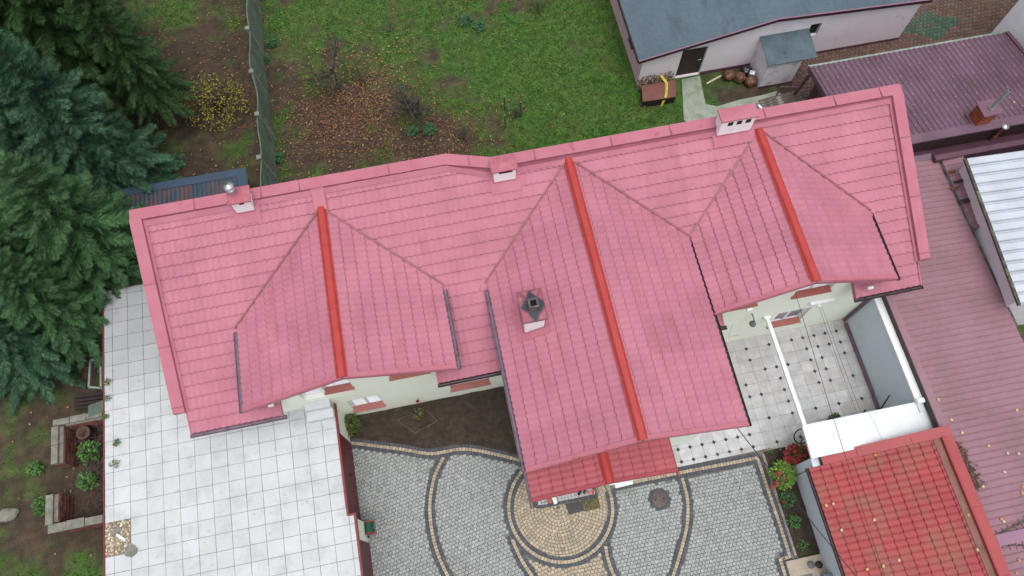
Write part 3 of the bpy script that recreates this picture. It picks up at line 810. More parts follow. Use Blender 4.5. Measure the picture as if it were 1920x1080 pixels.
for x, y, z in ((-6.02, 6.42, 4.2), (12.02, 6.3, 4.55), (8.05, 6.2, 5.1)):
    mb = MB(); mb.tube([(x, y, z), (x + .16, y, z + .01)], .05, 8); mb.build('vent_hood', M['white'], house)
# chimneys
def chimney(x, y, w, d, zt, cap, name_mat, slots=0, cowl=False, soot=False):
    zb = 5.3 if soot else mp(x, y) - .5
    mb = MB(); mb.box(x - w / 2, x + w / 2, y - d / 2, y + d / 2, zb, zt - .06)
    c = mb.build('chimney', M['chimwhite'], house)
    k = MB(); cw, cd = cap
    k.mesh([(x - cw / 2, y - cd / 2, zt - .05), (x + cw / 2, y - cd / 2, zt - .05), (x + cw / 2, y + cd / 2, zt - .05), (x - cw / 2, y + cd / 2, zt - .05),
            (x - cw / 2, y - cd / 2, zt), (x + cw / 2, y - cd / 2, zt), (x + cw / 2, y + cd / 2, zt), (x - cw / 2, y + cd / 2, zt), (x, y, zt + .035)],
           [(3, 2, 1, 0), (0, 1, 5, 4), (1, 2, 6, 5), (2, 3, 7, 6), (3, 0, 4, 7), (4, 5, 8), (5, 6, 8), (6, 7, 8), (7, 4, 8)])
    if soot:                                                  # soot spread in a diamond round the flue
        k = MB(); nx_, ny_ = 18, 22
        def sc(u, v):
            d = abs(u - .54) * 1.15 + abs(v - .48) * 1.05 + .10 * noise.noise(Vector((u * 5, v * 5, 1.)))
            t = max(0, min(1, (.66 - d) / .16)); e = max(0, min(1, (min(u, 1 - u, v, 1 - v) - .0) / .07)); t = max(t, (1 - e) * .75, .55 * max(0, min(1, (.14 - abs(abs(u - .54) - abs(v - .48) * .9)) / .1)) * (1 if v > .5 else .5))
            return tuple(lerp(a, b, t) for a, b in zip((.33, .085, .115), (.022, .024, .036)))
        for i in range(nx_):
            for j in range(ny_):
                q = [(i / nx_, j / ny_), ((i + 1) / nx_, j / ny_), ((i + 1) / nx_, (j + 1) / ny_), (i / nx_, (j + 1) / ny_)]
                k.face([(x + (u - .5) * cw, y + (v - .5) * cd, zt + .04 * (1 - 2 * max(abs(u - .5), abs(v - .5)))) for u, v in q], sc((i + .5) / nx_, (j + .5) / ny_), 0, True)
        B8 = [(x + a * cw / 2, y + b * cd / 2) for a, b in ((-1, -1), (1, -1), (1, 1), (-1, 1))]
        for i in range(4):
            p, q = B8[i], B8[(i + 1) % 4]; k.face([(p[0], p[1], zt - .05), (q[0], q[1], zt - .05), (q[0], q[1], zt), (p[0], p[1], zt)], (.10, .04, .06))
        k.face([(p[0], p[1], zt - .05) for p in B8[::-1]], (.1, .04, .06))
    k.build('cap', name_mat, c)
    if slots:
        sw = .16 if slots > 1 else w * .62
        for i in range(slots):
            s = MB()
            cx = x + (i - (slots - 1) / 2) * .27 + (.04 if slots > 1 else .03)
            if slots == 1 and cowl: sw = .14
            s.box(cx - sw / 2, cx + sw / 2, y - d / 2 - .004, y - d / 2 + .05, zt - (.33 if slots > 1 else .20), zt - (.15 if slots > 1 else .085))
            s.build('vent_slot', M['dark'], c)
    f = MB()
    b = .13
    if not soot:
        s0 = mp(x, y - d / 2 - .28) + .07
        A = [(x - w / 2 - b, y - d / 2 - .30), (x + w / 2 + b, y - d / 2 - .30), (x + w / 2 + b, y + d / 2), (x - w / 2 - b, y + d / 2)]
        f.face([(p, q, mp(p, q) + .055) for p, q in A])
        f.box(x - w / 2 - .02, x + w / 2 + .02, y - d / 2 - .02, y + d / 2, zb, mp(x, y - d / 2) + .085)
    else:
        A = [(x - w / 2 - .22, y - d / 2 - .22), (x + w / 2 + .14, y - d / 2 - .22), (x + w / 2 + .14, y + d / 2 + .14), (x - w / 2 - .22, y + d / 2 + .14)]
        f.face([(p, q, gz('M', p) + .06) for p, q in A])
        f.mesh([(x - w / 2 - .02, y - d / 2 - .02, zb), (x + w / 2 + .02, y - d / 2 - .02, zb), (x + w / 2 + .02, y + d / 2 + .02, zb), (x - w / 2 - .02, y + d / 2 + .02, zb)] + [(p, q, gz('M', p) + .10) for p, q in ((x - w / 2 - .02, y - d / 2 - .02), (x + w / 2 + .02, y - d / 2 - .02), (x + w / 2 + .02, y + d / 2 + .02), (x - w / 2 - .02, y + d / 2 + .02))], [(0, 1, 5, 4), (1, 2, 6, 5), (2, 3, 7, 6), (3, 0, 4, 7)])
    f.build('flashing', M['coping'], c)
    if cowl:
        q = MB(); cx, cy = x - .13, y + .08
        q.tube([(cx, cy, zt), (cx, cy, zt + .26)], .085, 14); q.lathe((cx, cy, zt + .2), [(.085, 0), (.14, .03), (.14, .06), (.085, .09)], 16)
        q.lathe((cx, cy, zt + .36), [(.06, -.06), (.15, 0), (.15, .06), (.0, .10)], 16)
        q.build('cowl', M['steel'], c)
    if soot:
        q = MB(); cx, cy = x + .03, y - .02; z = zt + .02
        for a, b in (((-.14, .14), (-.14, -.085)), ((-.14, .14), (.085, .14)), ((-.14, -.085), (-.085, .085)), ((.085, .14), (-.085, .085))):
            q.box(cx + a[0], cx + a[1], cy + b[0], cy + b[1], z, z + .24)
        q.build('flue', M['sootflue'], c)
        s = MB(); s.face([(cx - .1, cy - .1, z + .05), (cx + .1, cy - .1, z + .05), (cx + .1, cy + .1, z + .05), (cx - .1, cy + .1, z + .05)]); s.build('flue_opening', M['dark'], c)
M['sootflue'] = stain(mat('sooty_flue', (.07, .07, .085), .7, .15, 5.), (.26, .15, .08), 3., .52, .62, .9)
chimney(-5.57, 11.77, .50, .42, 7.05, (.65, .52), M['dirty_cap'], 1, cowl=True)
chimney(1.915, 11.335, .64, .41, 6.92, (.77, .49), M['dirty_cap'], 1)
chimney(8.89, 11.45, 1.02, .36, 7.2, (1.12, .45), M['coping'], 3)
chimney(1.865, 7.11, .55, .82, 6.40, (.70, .93), M['soot_cap'], 0, soot=True)
# small fittings of the terrace wall
mb = MB(); mb.tube([(9.0, 6.69, 2.95), (9.0, 6.42, 2.95), (9.0, 6.42, 2.85)], .02, 6); mb.lathe((9.0, 6.42, 2.70), [(.11, 0), (.10, .06), (.04, .16), (.0, .17)], 14)
mb.build('wall_lamp', M['greycap'], house)
mb = MB(); mb.box(10.95, 11.75, 6.58, 6.69, 2.82, 2.95); mb.box(11.2, 11.28, 6.5, 6.58, 2.8, 2.86)
mb.build('clothesline_bracket', M['frame'], house)
mb = MB(); a, b = Vector((8.05, 6.1, 2.9)), Vector((8.75, 6.35, 1.95)); mb.tube([a, b], .008, 5)
for i in range(6):
    p = a.lerp(b, .12 + i * .16); mb.tube([p + Vector((-.03, 0, .09)), p + Vector((.03, 0, -.09))], .005, 4)
mb.tube([a, Vector((a.x - .1, 6.2, 3.9))], .01, 5)
mb.build('aerial', M['steel'], house)

# ================================================================== LEFT OUTBUILDING with the white slab roof
SZ = 2.2
def outbuilding():
    t = thing('garage', 'low garage with a white square-slab flat roof and dark red doors', 'garage', (-8, 5, 0))
    SX1 = SLAB_X1
    mb = MB()
    # east wall, in two steps, with the cream pieces between the dark doors
    mb.box(SLAB_X0 + .12, -4.56, 4.0, 12.0, -.05, SZ - .13); mb.box(SLAB_X0 + .12, -4.56, -4., 3.99, -.05, SZ - .13)
    w = mb.build('wall', M['cream'], t)
    st = at(661, 962, SZ); lowx = st.x + .09
    mb = MB(); mb.box(-4.56, lowx - .1, -4., st.y - .1, -.05, SZ - .14); mb.build('wall', M['cream'], t)
    mb = MB(); mb.box(-4.556, -4.53, st.y + .02, at(660, 832).y, 0, 1.93)
    for i in range(9): mb.box(-4.532, -4.522, st.y + .05, at(660, 832).y - .02, .1 + i * .2, .105 + i * .2)
    d = mb.build('garage_door', M['darkred'], t)
    h = MB(); h.box(-4.53, -4.47, 4.5, 4.62, 1.0, 1.03); h.build('handle', M['black'], d)
    mb = MB(); mb.box(lowx - .098, lowx - .072, -3.8, at(676, 1022).y, 0, 1.93); mb.build('garage_door', M['darkred'], t)
    mb = MB(); mb.box(lowx - .098, lowx - .05, at(660, 965).y - .25, at(660, 965).y - .12, 1.5, 1.62); mb.build('meter_box', M['black'], t)
    # roof deck and fascia
    mb = MB(); mb.box(SLAB_X0, SX1 - .05, st.y, 12.05, SZ - .13, SZ - .028); mb.box(SLAB_X0, lowx - .05, -4., st.y - .001, SZ - .13, SZ - .028)
    deck = mb.build('roof_deck', M['joint'], t)
    mb = MB()
    mb.box(SX1 - .055, SX1 + .0, st.y - .05, 6.66, SZ - .17, SZ + .012); mb.box(SX1 - .05, lowx + .0, st.y - .055, st.y - .0, SZ - .171, SZ + .010); mb.box(lowx - .055, lowx, -4., st.y - .056, SZ - .17, SZ + .012)
    mb.box(SLAB_X0 - .035, SLAB_X0, -4., 12.05, SZ - .17, SZ + .01)
    mb.build('fascia', M['fascia'], t)
    # slabs, half a metre square, slightly out of level; a few are gone in the south-west corner
    gone = []; mb = MB(); P = .5; c = at(1034 / 2.57, 800 / 2.57 + 660, SZ); hole = [tuple(at(p[0] / 2.57, p[1] / 2.57 + 660, SZ)[:2]) for p in [(500, 828), (598, 828), (590, 915), (672, 915), (660, 1002), (500, 1002)]]
    ang = math.radians(1.2)
    for j in range(-18, 20):
        for i in range(-16, 10):
            x0, y0 = c.x + i * P * .985, c.y + j * P * .985; sh = -.028 * j * 0
            x1, y1 = x0 + P * .985, y0 + P * .985
            lim = SX1 - .06 if y0 > st.y - .2 else lowx - .06
            ya, yb = max(y0, -4), min(y1, 12.0)
            if y0 > st.y - .5 and y0 < st.y and x1 > SX1: ya2 = ya
            x0c, x1c = max(x0, SLAB_X0 + .01), min(x1, lim)
            if y0 < st.y < y1 and x0 >= SX1 - .1: yb = st.y - .06
            if x1c - x0c < .05 or yb - ya < .05: continue
            if poly_in(((x0c + x1c) / 2, (ya + yb) / 2), hole): gone.append((x0c, x1c, ya, yb)); continue
            if x0c < SLAB_X0 + .1 and x1c - x0c < .12: pass
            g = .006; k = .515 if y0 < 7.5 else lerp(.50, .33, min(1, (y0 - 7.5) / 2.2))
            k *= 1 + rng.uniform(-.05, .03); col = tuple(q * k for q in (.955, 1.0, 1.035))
            xa, xb = x0c + g, x1c - g; yA, yB = ya + g, yb - g
            cx, cy = (xa + xb) / 2, (yA + yB) / 2
            e = [rng.uniform(-.006, .006) for _ in range(4)]; cz = SZ + rng.uniform(-.004, .008)
            T = [(xa, yA, SZ + e[0]), (xb, yA, SZ + e[1]), (xb, yB, SZ + e[2]), (xa, yB, SZ + e[3])]; mid = (cx, cy, cz)
            for q in range(4):
                mb.face([T[q], T[(q + 1) % 4], mid], col, 0, True)
                a, b = T[q], T[(q + 1) % 4]; mb.face([b, a, (a[0], a[1], SZ - .035), (b[0], b[1], SZ - .035)], col)
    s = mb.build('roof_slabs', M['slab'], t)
    # balcony steps
    for k, (y0, y1, z) in enumerate(((6.20, 6.47, 2.48), (6.47, 6.695, 2.76))):
        q = MB(); q.box(-5.36 + .03 * k, -4.54 - .02 * k, y0 - .02, y1, SZ - .01 if k == 0 else 2.48, z); q.build('step', M['steps'], t)
    return t, gone
M['steps'] = stain(mat('step_slab', (.55, .58, .61), .8, .05, 2., .2, 40, col2=(.50, .53, .56), fine=.04), (.35, .35, .33), 3., .62, .75, .5)
gar, gone = outbuilding()
# rubble where slabs are missing
mb = MB()
for i in range(700):
    r_ = rng.choice(gone); p = (rng.uniform(r_[0] + .02, r_[1] - .02), rng.uniform(r_[2] + .02, r_[3] - .02))
    s = rng.choice([.008, .012, .018, .03]); col = jit(rng.choice([(.42, .35, .24), (.30, .22, .13), (.60, .58, .54), (.22, .17, .12), (.5, .42, .3)]), .15)
    mb.obox((p[0], p[1], SZ - .02 + s * .2), (s * 2, s * 1.5, s), Matrix.Rotation(rng.uniform(0, 3), 3, 'Z') @ Matrix.Rotation(rng.uniform(-.4, .4), 3, 'X'), col)
for r_ in gone: mb.face([(r_[0], r_[2], SZ - .022), (r_[1], r_[2], SZ - .022), (r_[1], r_[3], SZ - .022), (r_[0], r_[3], SZ - .022)], (.24, .185, .115))
rb = stuff(mb.build('rubble', M['stone'])); tag(rb, 'sandy rubble in the gap of the white slab roof where slabs are missing', 'rubble')
for i, (px, py, r, lab) in enumerate(((215, 1000, .16, 'grey stained flat stone at the west edge of the rubble patch'), (245, 1032, .24, 'large whitish flat stone lying in the south of the rubble patch'), (222, 995, .12, 'small pale flat stone at the north end of the rubble patch'))):
    p = at(px, py, SZ); mb = MB(); n = 9; out = [(p.x + r * rng.uniform(.7, 1.1) * math.cos(2 * math.pi * k / n), p.y + r * .8 * rng.uniform(.7, 1.1) * math.sin(2 * math.pi * k / n)) for k in range(n)]
    mb.prism(out, 'z', SZ - .02, SZ + .008 + .004 * i); tag(mb.build('flat_stone', M['coping_c'], origin=(p.x, p.y, SZ), fixn=True), lab, 'stone')
p = at(228, 1008, SZ); mb = MB(); mb.obox((p.x, p.y, SZ + .04), (.34, .07, .02), Matrix.Rotation(-.7, 3, 'Z')); tag(mb.build('broken_shard', M['plastic'], origin=(p.x, p.y, SZ)), 'thin white broken slab shard across the rubble on the roof', 'shard')

# ================================================================== plants
def leaf_pts(c, d, n, L, W, curl=.15):
    """a folded leaf: 4-vertex kite bent along the middle"""
    d = Vector(d).normalized(); n = Vector(n); s = d.cross(n)
    s = s.normalized() if s.length > 1e-5 else d.orthogonal().normalized(); u = s.cross(d)
    c = Vector(c)
    return [c, c + d * L * .5 + s * W * .5 + u * W * curl, c + d * L, c + d * L * .5 - s * W * .5 + u * W * curl]
def rdir(r=rng):
    while True:
        v = Vector((r.uniform(-1, 1), r.uniform(-1, 1), r.uniform(-1, 1)))
        if .1 < v.length < 1: return v.normalized()
def plant(name, label, cat, p, r, h, n, cols, leaf=(.12, .06), flowers=None, stems=5, group=None, flat=.6, stem_m='twig'):
    t = thing(name, label, cat, p, group)
    mb = MB()
    for i in range(n):
        a = rng.uniform(0, 2 * math.pi); q = math.sqrt(rng.random()) * (.8 + .45 * noise.noise(Vector((math.cos(a) * 1.7 + p[0], math.sin(a) * 1.7 + p[1], 3.)))); hh = h * (1 - .55 * q * q) * rng.uniform(.35, 1.05)
        c = Vector((p[0] + r * q * math.cos(a), p[1] + r * q * math.sin(a), p[2] + hh))
        d = Vector((math.cos(a) + rng.uniform(-1.5, 1.5), math.sin(a) + rng.uniform(-1.5, 1.5), rng.uniform(-.3, .6)))
        k = rng.uniform(.6, 1.25)
        mb.face(leaf_pts(c, d, Vector((rng.uniform(-.4, .4), rng.uniform(-.4, .4), 1)), leaf[0] * k, leaf[1] * k), jit(rng.choice(cols), .25))
    mb.build('leaves', M['leafattr'], t)
    for i in range(stems):
        a = rng.uniform(0, 6.28); s = MB()
        s.tube([(p[0], p[1], p[2] - .02), (p[0] + r * .3 * math.cos(a), p[1] + r * .3 * math.sin(a), p[2] + h * .5), (p[0] + r * .6 * math.cos(a), p[1] + r * .6 * math.sin(a), p[2] + h * .8)], [.012, .009, .005], 5)
        s.build('stem', M[stem_m], t)
    for f in flowers or []:
        (px, py, z, fr, fc) = f
        q = MB(); n2 = 130; c = at(px, py, z)
        for i in range(n2):
            v = rdir(); v.z = abs(v.z) * .9
            cc = c + v * fr * rng.uniform(.85, 1.05)
            q.face(leaf_pts(cc - v.orthogonal() * .02, v.orthogonal() + rdir() * .6, v, .05, .05, .1), jit(fc, .25))
        q.build('flower_head', M['leafattr'], t)
    return t
GR = [(.05, .13, .025), (.075, .17, .03), (.035, .09, .02), (.11, .19, .035)]
zz = lambda a, b: (1420 + a / 3.375, 760 + b / 3.375)
RD = (.27, .035, .032)
p = at(*zz(250, 335), 0)
plant('hydrangea', 'hydrangea bush with dark red flower heads beside the white canopy corner', 'shrub', (p.x, p.y, .05), .42, .62, 330, [(.05, .10, .025), (.09, .12, .03), (.14, .07, .03)], (.13, .08),
      [(*zz(a, b), z, .095, RD) for a, b, z in [(182, 300, .5), (205, 330, .45), (232, 258, .6), (240, 290, .6), (205, 270, .55), (180, 338, .45), (222, 340, .5), (265, 345, .55), (310, 275, .62), (300, 320, .6), (268, 318, .62), (248, 358, .5), (318, 300, .6), (190, 365, .4), (325, 330, .55)]], group='hydrangeas in the bed by the red garage')
p = at(*zz(140, 450), 0)
plant('hydrangea', 'leafy light green hydrangea with few dusty red heads by the paving edge', 'shrub', (p.x, p.y, .05), .46, .6, 620, [(.10, .20, .03), (.14, .25, .035), (.07, .15, .025), (.18, .26, .05)], (.13, .075),
      [(*zz(a, b), z, .085, (.30, .07, .06)) for a, b, z in [(136, 430, .6), (166, 460, .58), (123, 492, .5), (98, 515, .35), (182, 415, .5)]], group='hydrangeas in the bed by the red garage')
p = at(*zz(175, 595), 0); plant('rose_bush', 'dark green rose bush with one red bloom, north end of the narrow bed', 'shrub', (p.x, p.y, .05), .3, .4, 260, [(.03, .09, .03), (.05, .12, .035)], (.07, .045), [(*zz(166, 608), .4, .035, (.3, .02, .02))])
p = at(*zz(222, 740), 0); plant('small_plant', 'small green plant midway along the bed beside the white garage wall', 'plant', (p.x, p.y, .05), .22, .28, 130, [(.04, .11, .03), (.06, .15, .04)], (.09, .05))
p = at(*zz(275, 890), 0); plant('small_plant', 'sparse green seedling nearest the round grey caps in the narrow bed', 'plant', (p.x, p.y, .05), .16, .25, 60, [(.07, .16, .03), (.05, .12, .03)], (.07, .045))
p = at(*zz(80, 292), 0); plant('weed', 'tiny green weed at the terrace corner above the hydrangeas', 'weed', (p.x, p.y, .01), .09, .12, 40, GR, (.06, .03), stems=1)
p = at(655, 800, 0); plant('fern', 'drooping yellow green fern at the corner of garage and house', 'fern', (p.x + .12, p.y, .02), .34, .62, 420, [(.08, .12, .02), (.05, .10, .02), (.15, .13, .02), (.03, .07, .015)], (.17, .035))
p = at(1555, 790, 0); plant('potted_plant', 'green potted plant on the terrace by the edge of the white canopy', 'plant', (p.x, p.y, .2), .14, .55, 150, [(.05, .11, .025), (.08, .14, .03), (.03, .07, .02)], (.10, .045))
pot = MB(); pot.lathe((p.x, p.y, 0), [(.0, .0), (.09, .0), (.12, .2), (.10, .2), (.08, .17), (0, .17)], 14); tag(pot.build('flower_pot', M['sill'], origin=(p.x, p.y, 0)), 'terracotta flower pot under the green plant by the white canopy', 'flower pot')
# bare rose with a ring of stakes
p = at(788, 785, 0)
t = plant('rose_bush', 'straggly rose with red hips before the cream house wall', 'shrub', (p.x, p.y + .1, .02), .26, .55, 60, [(.18, .16, .03), (.10, .12, .03), (.05, .08, .02)], (.06, .04), [(783, 752, .75, .04, (.22, .015, .03)), (790, 757, .6, .03, (.22, .015, .03))], stems=9)
for i, (a, b) in enumerate((((745, 788), (778, 812)), ((778, 812), (820, 789)), ((745, 788), (775, 775)), ((800, 770), (820, 789)))):
    s = MB(); s.tube([at(*a, .11), at(*b, .2)], .008, 6); tag(s.build('stake', M['cane'], origin=at(*a, .08)), ['pale cane lying south west of the straggly rose', 'pale cane lying south east of the straggly rose', 'pale cane lying north west of the straggly rose', 'pale cane lying north east of the straggly rose'][i], 'stake', 'canes round the straggly rose')
# weeds in the slab joints
for px, py, r, lab in ((204, 717, .11, 'small leafy weed nearest the trees in a joint of the white slab roof'), (203, 748, .10, 'reddish green weed second from the trees on the slab roof edge'), (221, 831, .08, 'thin dark weed in a slab joint above the round stain'), (216, 870, .15, 'grassy weed growing in the pale round stain on slabs'), (199, 783, .07, 'tiny weed at the western slab roof edge beside the brick ruin')):
    q = at(px, py, SZ); plant('weed', lab, 'weed', (q.x, q.y, SZ), r, .14, 55, GR + [(.12, .08, .05)], (.08, .022), stems=2, group='weeds in the joints of the slab roof')

# ================================================================== TERRACE fittings
t = thing('boundary_wall', 'grey rendered wall with white coping along the terrace east side', 'wall', (13.4, 4.8, 0))
mb = MB(); mb.box(13.32, 13.5, 2.7, 6.68, -.05, 2.36); mb.build('wall', M['greywall'], t)
mb = MB(); mb.box(13.29, 13.53, 2.95, 6.68, 2.362, 2.42); mb.box(13.3, 13.52, 2.96, 3.1, 2.421, 2.52); mb.build('coping', M['white'], t)
mb = MB(); mb.tube([(13.26, 3.9, .09), (13.26, 6.5, .10)], .05, 10); mb.tube([(13.24, 2.9, .09), (13.24, 3.88, .09)], .045, 10)
for y in (4.3, 4.9, 5.5, 6.1): mb.tube([(13.26, y - .02, .095), (13.26, y + .02, .095)], .062, 10)
tag(mb.build('drain_pipe', M['maroon_trim'], origin=(13.26, 4.8, .1)), 'brown pipe along the foot of the grey terrace wall', 'pipe')
mb = MB(); mb.tube([(13.26, 6.62, .1), (13.27, 6.63, 3.4), (13.3, 6.3, 3.8)], .05, 10); mb.build('downpipe', M['maroon_trim'], house)
A = (9.72, 6.69, 2.27); B = at(1507, 800, 2.25)
mb = MB(); mb.box(9.65, 9.77, B.y, 6.68, 2.19, 2.29); mb.box(9.60, 9.82, 6.60, 6.695, 2.17, 2.33); tag(mb.build('beam', M['white'], origin=(9.71, 4.8, 2.2)), 'long white beam across the terrace from house to canopy', 'beam')
# white canopy
t = thing('canopy', 'flat white sheet metal canopy between terrace and red garage', 'canopy', (11.6, 2.5, 0))
NE, NW, SW, SE = at(1738, 750, 2.3), at(1504, 798, 2.3), at(1522, 860, 2.25), at(1760, 808, 2.25)
mid = NW.lerp(NE, .535); mids = SW.lerp(SE, .56)
mb = MB()
for q, dz in (((NW, mid, mids, SW), 0), ((mid, NE, SE, mids), .022)):
    T = [Vector((v.x, v.y, v.z + dz)) for v in q]; Bm = [v - Vector((0, 0, .10)) for v in T]
    mb.face(T[::-1]); mb.face(Bm)
    for i in range(4): mb.face([T[i], T[(i + 1) % 4], Bm[(i + 1) % 4], Bm[i]])
    mb.bar(T[0] + Vector((0, -.02, .012)), T[1] + Vector((0, -.02, .012)), .045, .03)
mb.build('sheet', M['whitesheet'], t)
mb = MB(); mb.box(NW.x + 1.2, NE.x, NE.y - .95, NE.y - .15, 0, 2.14); mb.build('wall', M['white'], t)
for i, (px, py) in enumerate(((1655, 748), (1635, 772), (1610, 775))):
    a = at(px, py, .5); mb = MB(); mb.bar((a.x, a.y - .3, .02), (a.x + .02, a.y, 1.0), .05, .03); tag(mb.build('tool_handle', M['black'], origin=(a.x, a.y - .3, 0)), ['tallest dark stick leaning at the grey wall foot', 'dark stick behind the canopy, middle of three', 'dark stick behind the canopy nearest the potted plant'][i], 'stick', 'sticks standing behind the canopy')
# bicycle-like black hoops by the hydrangea
for k, (px, py, r, lab) in enumerate(((1503, 818, .26, 'large black hoop leaning by the white canopy corner'), (1512, 830, .19, 'smaller black hoop inside the larger one at the canopy corner'))):
    c = at(px, py, .35); mb = MB(); pts = [(c.x + r * math.cos(a), c.y + r * .85 * math.sin(a), .35 + r * .5 * math.sin(a)) for a in [2 * math.pi * i / 28 for i in range(29)]]
    mb.tube(pts, .022, 6, cap=False); tag(mb.build('hoop', M['black'], origin=(c.x, c.y, .3)), lab, 'hoop')
# wash line and cables
def cable(name, a, b, r, label, cat, sag=.25, n=14, group=None):
    a, b = Vector(a), Vector(b); pts = [a.lerp(b, i / n) - Vector((0, 0, sag * 4 * (i / n) * (1 - i / n))) for i in range(n + 1)]
    mb = MB(); mb.tube(pts, r, 5); return tag(mb.build(name, M['black'], origin=a), label, cat, group)
cable('clothesline', (11.23, 6.52, 2.83), at(1606, 772, 1.6), .005, 'thin clothesline from the wall bracket, left of the pair', 'clothesline', .05, group='pair of clotheslines over the terrace')
cable('clothesline', (11.32, 6.52, 2.83), at(1613, 770, 1.6), .005, 'thin clothesline from the wall bracket, right of the pair', 'clothesline', .05, group='pair of clotheslines over the terrace')
cable('power_cable', at(1378, 797, 4.85), at(1606, 1082, 2.6) , .013, 'black cable from the middle gable eave over the yard to the red garage', 'cable', .05)
cable('power_cable', (9.95, 6.69, 4.35), at(1660, 1085, 2.9), .008, 'thin cable from the right gable over terrace and white canopy', 'cable', .1)

# ================================================================== RED GARAGE
def red_garage():
    t = thing('garage', 'white garage under a weathered red tile roof with raised edges', 'garage', (11.5, -1, 0))
    wz = 1.62; ez = 1.72; x0, x1 = 9.60, 13.35; y1 = at(1500, 882, 1.7).y; y0 = -4.2; rz = 2.72
    mb = MB()
    mb.prism([(9.73, -.05), (13.5, -.05), (13.5, rz - .12), (9.73, wz - .08)], 'y', y0, y1 - .03); mb.build('wall', M['whiteblue'], t)
    mb = MB(); L = math.hypot(x1 - x0, rz - ez); sx, sz = (x1 - x0) / L, (rz - ez) / L
    tile_surface(mb, lambda u, s: (x0 + sx * s, y0 + u, ez + sz * s), Vector((-sz, 0, sx)), y1 - y0, L, pitch=.2, course=.33, amp=.024, step=.026, tone=GAR_RED, gd=-.008)
    r = mb.build('roof', M['redtile'], t)
    zr = lambda x: ez + (x - x0) / (x1 - x0) * (rz - ez)
    mb = MB()
    # north coping: three lengths, east coping, inner flashings
    for a, b in ((9.98, 11.0), (11.0, 12.55), (12.55, 13.66)):
        mb.face([(a, y1 + .0, zr(a) + .16), (b - .012, y1, zr(b) + .16), (b - .012, y1 + .30, zr(b) + .17), (a, y1 + .3, zr(a) + .17)])
        mb.face([(a, y1, zr(a) + .16), (b - .012, y1, zr(b) + .16), (b - .012, y1, zr(b) - .02), (a, y1, zr(a) - .02)][::-1])
        mb.face([(a, y1 + .3, zr(a) + .17), (b, y1 + .3, zr(b) + .17), (b, y1 + .3, zr(b) - .1), (a, y1 + .3, zr(a) - .1)])
    for a, b in ((y0, -2.2), (-2.2, -.3), (-.3, y1)):
        h = rz + .22
        mb.box(13.37, 13.68, a + .006, b, rz - .15, h - .01)
    mb.box(13.34, 13.375, y0, y1, rz - .1, rz + .2)
    mb.build('coping', M['redtrim'], t)
    mb = MB(); mb.face([(13.16, y0, zr(13.16) + .062), (13.36, y0, zr(13.36) + .075), (13.36, y1, zr(13.36) + .075), (13.16, y1, zr(13.16) + .062)]); mb.build('flashing', M['brownflash'], t)
    mb = MB(); mb.box(9.735, 9.975, y1 + .0, y1 + .28, -.05, 1.78); mb.build('corner_wall', M['whiteblue'], t)
    a, b = Vector((x0 - .03, y1 + .02, ez - .04)), Vector((x0 - .03, y0, ez - .04)); g = MB(); n = 7; A = []; B = []
    for i in range(n + 1):
        th = math.pi * i / n; o = Vector((-.06 * math.cos(th), 0, -.06 * math.sin(th))); A.append(a + o); B.append(b + o)
    g.mesh(A + B, [(i, i + 1, n + 2 + i, n + 1 + i) for i in range(n)], None, 0, True); g.face(A)
    g.box(x0 + .02, x0 + .05, y0, y1, ez - .12, ez + .0)
    g.build('gutter', GD, t)
    return y1, zr
M['whiteblue'] = stain(mat('white_garage_wall', (.56, .62, .69), .8, .04, 1., .08, 50), (.36, .38, .40), 2., .64, .78, .5)
M['brownflash'] = mat('dull_flashing', (.24, .10, .07), .6, .2, 2.)
RY1, rzf = red_garage()
# concrete plinth with hatch and caps at the south end of the bed
p = at(1505, 1062, 0)
mb = MB(); mb.box(8.55, 9.72, -2.2, -.70, -.05, .10); ob = tag(mb.build('concrete_plinth', M['tan'], origin=(9.1, -1.2, 0)), 'beige concrete plinth at the end of the narrow flower bed', 'plinth')
a = at(1510, 1080, .1); mb = MB(); mb.box(a.x - .30, a.x + .22, a.y - .5, a.y + .03, .102, .125); tag(mb.build('hatch', M['greycap'], origin=(a.x, a.y, .1)), 'dark square hatch set on the beige plinth', 'hatch')
for px, lab, m in ((1520, 'grey round cap on the plinth, left of the pair', M['greycap']), (1535, 'blackish round cap against the white garage wall', M['black'])):
    a = at(px, 1059, .1); mb = MB(); mb.lathe((a.x, a.y, .10), [(.11, 0), (.115, .06), (.09, .09), (.05, .085), (.04, .11), (0, .11)], 18); tag(mb.build('round_cap', m, origin=(a.x, a.y, .1)), lab, 'cap')
a = at(1548, 1076, .3); mb = MB(); mb.box(a.x - .12, a.x + .12, a.y - .5, a.y, .1, .45); mb.box(a.x - .13, a.x + .13, a.y - .51, a.y + .01, .45, .48); tag(mb.build('bin', M['bluegrey'], origin=(a.x, a.y, .1)), 'blue grey bin beside the round caps at the garage wall', 'bin')

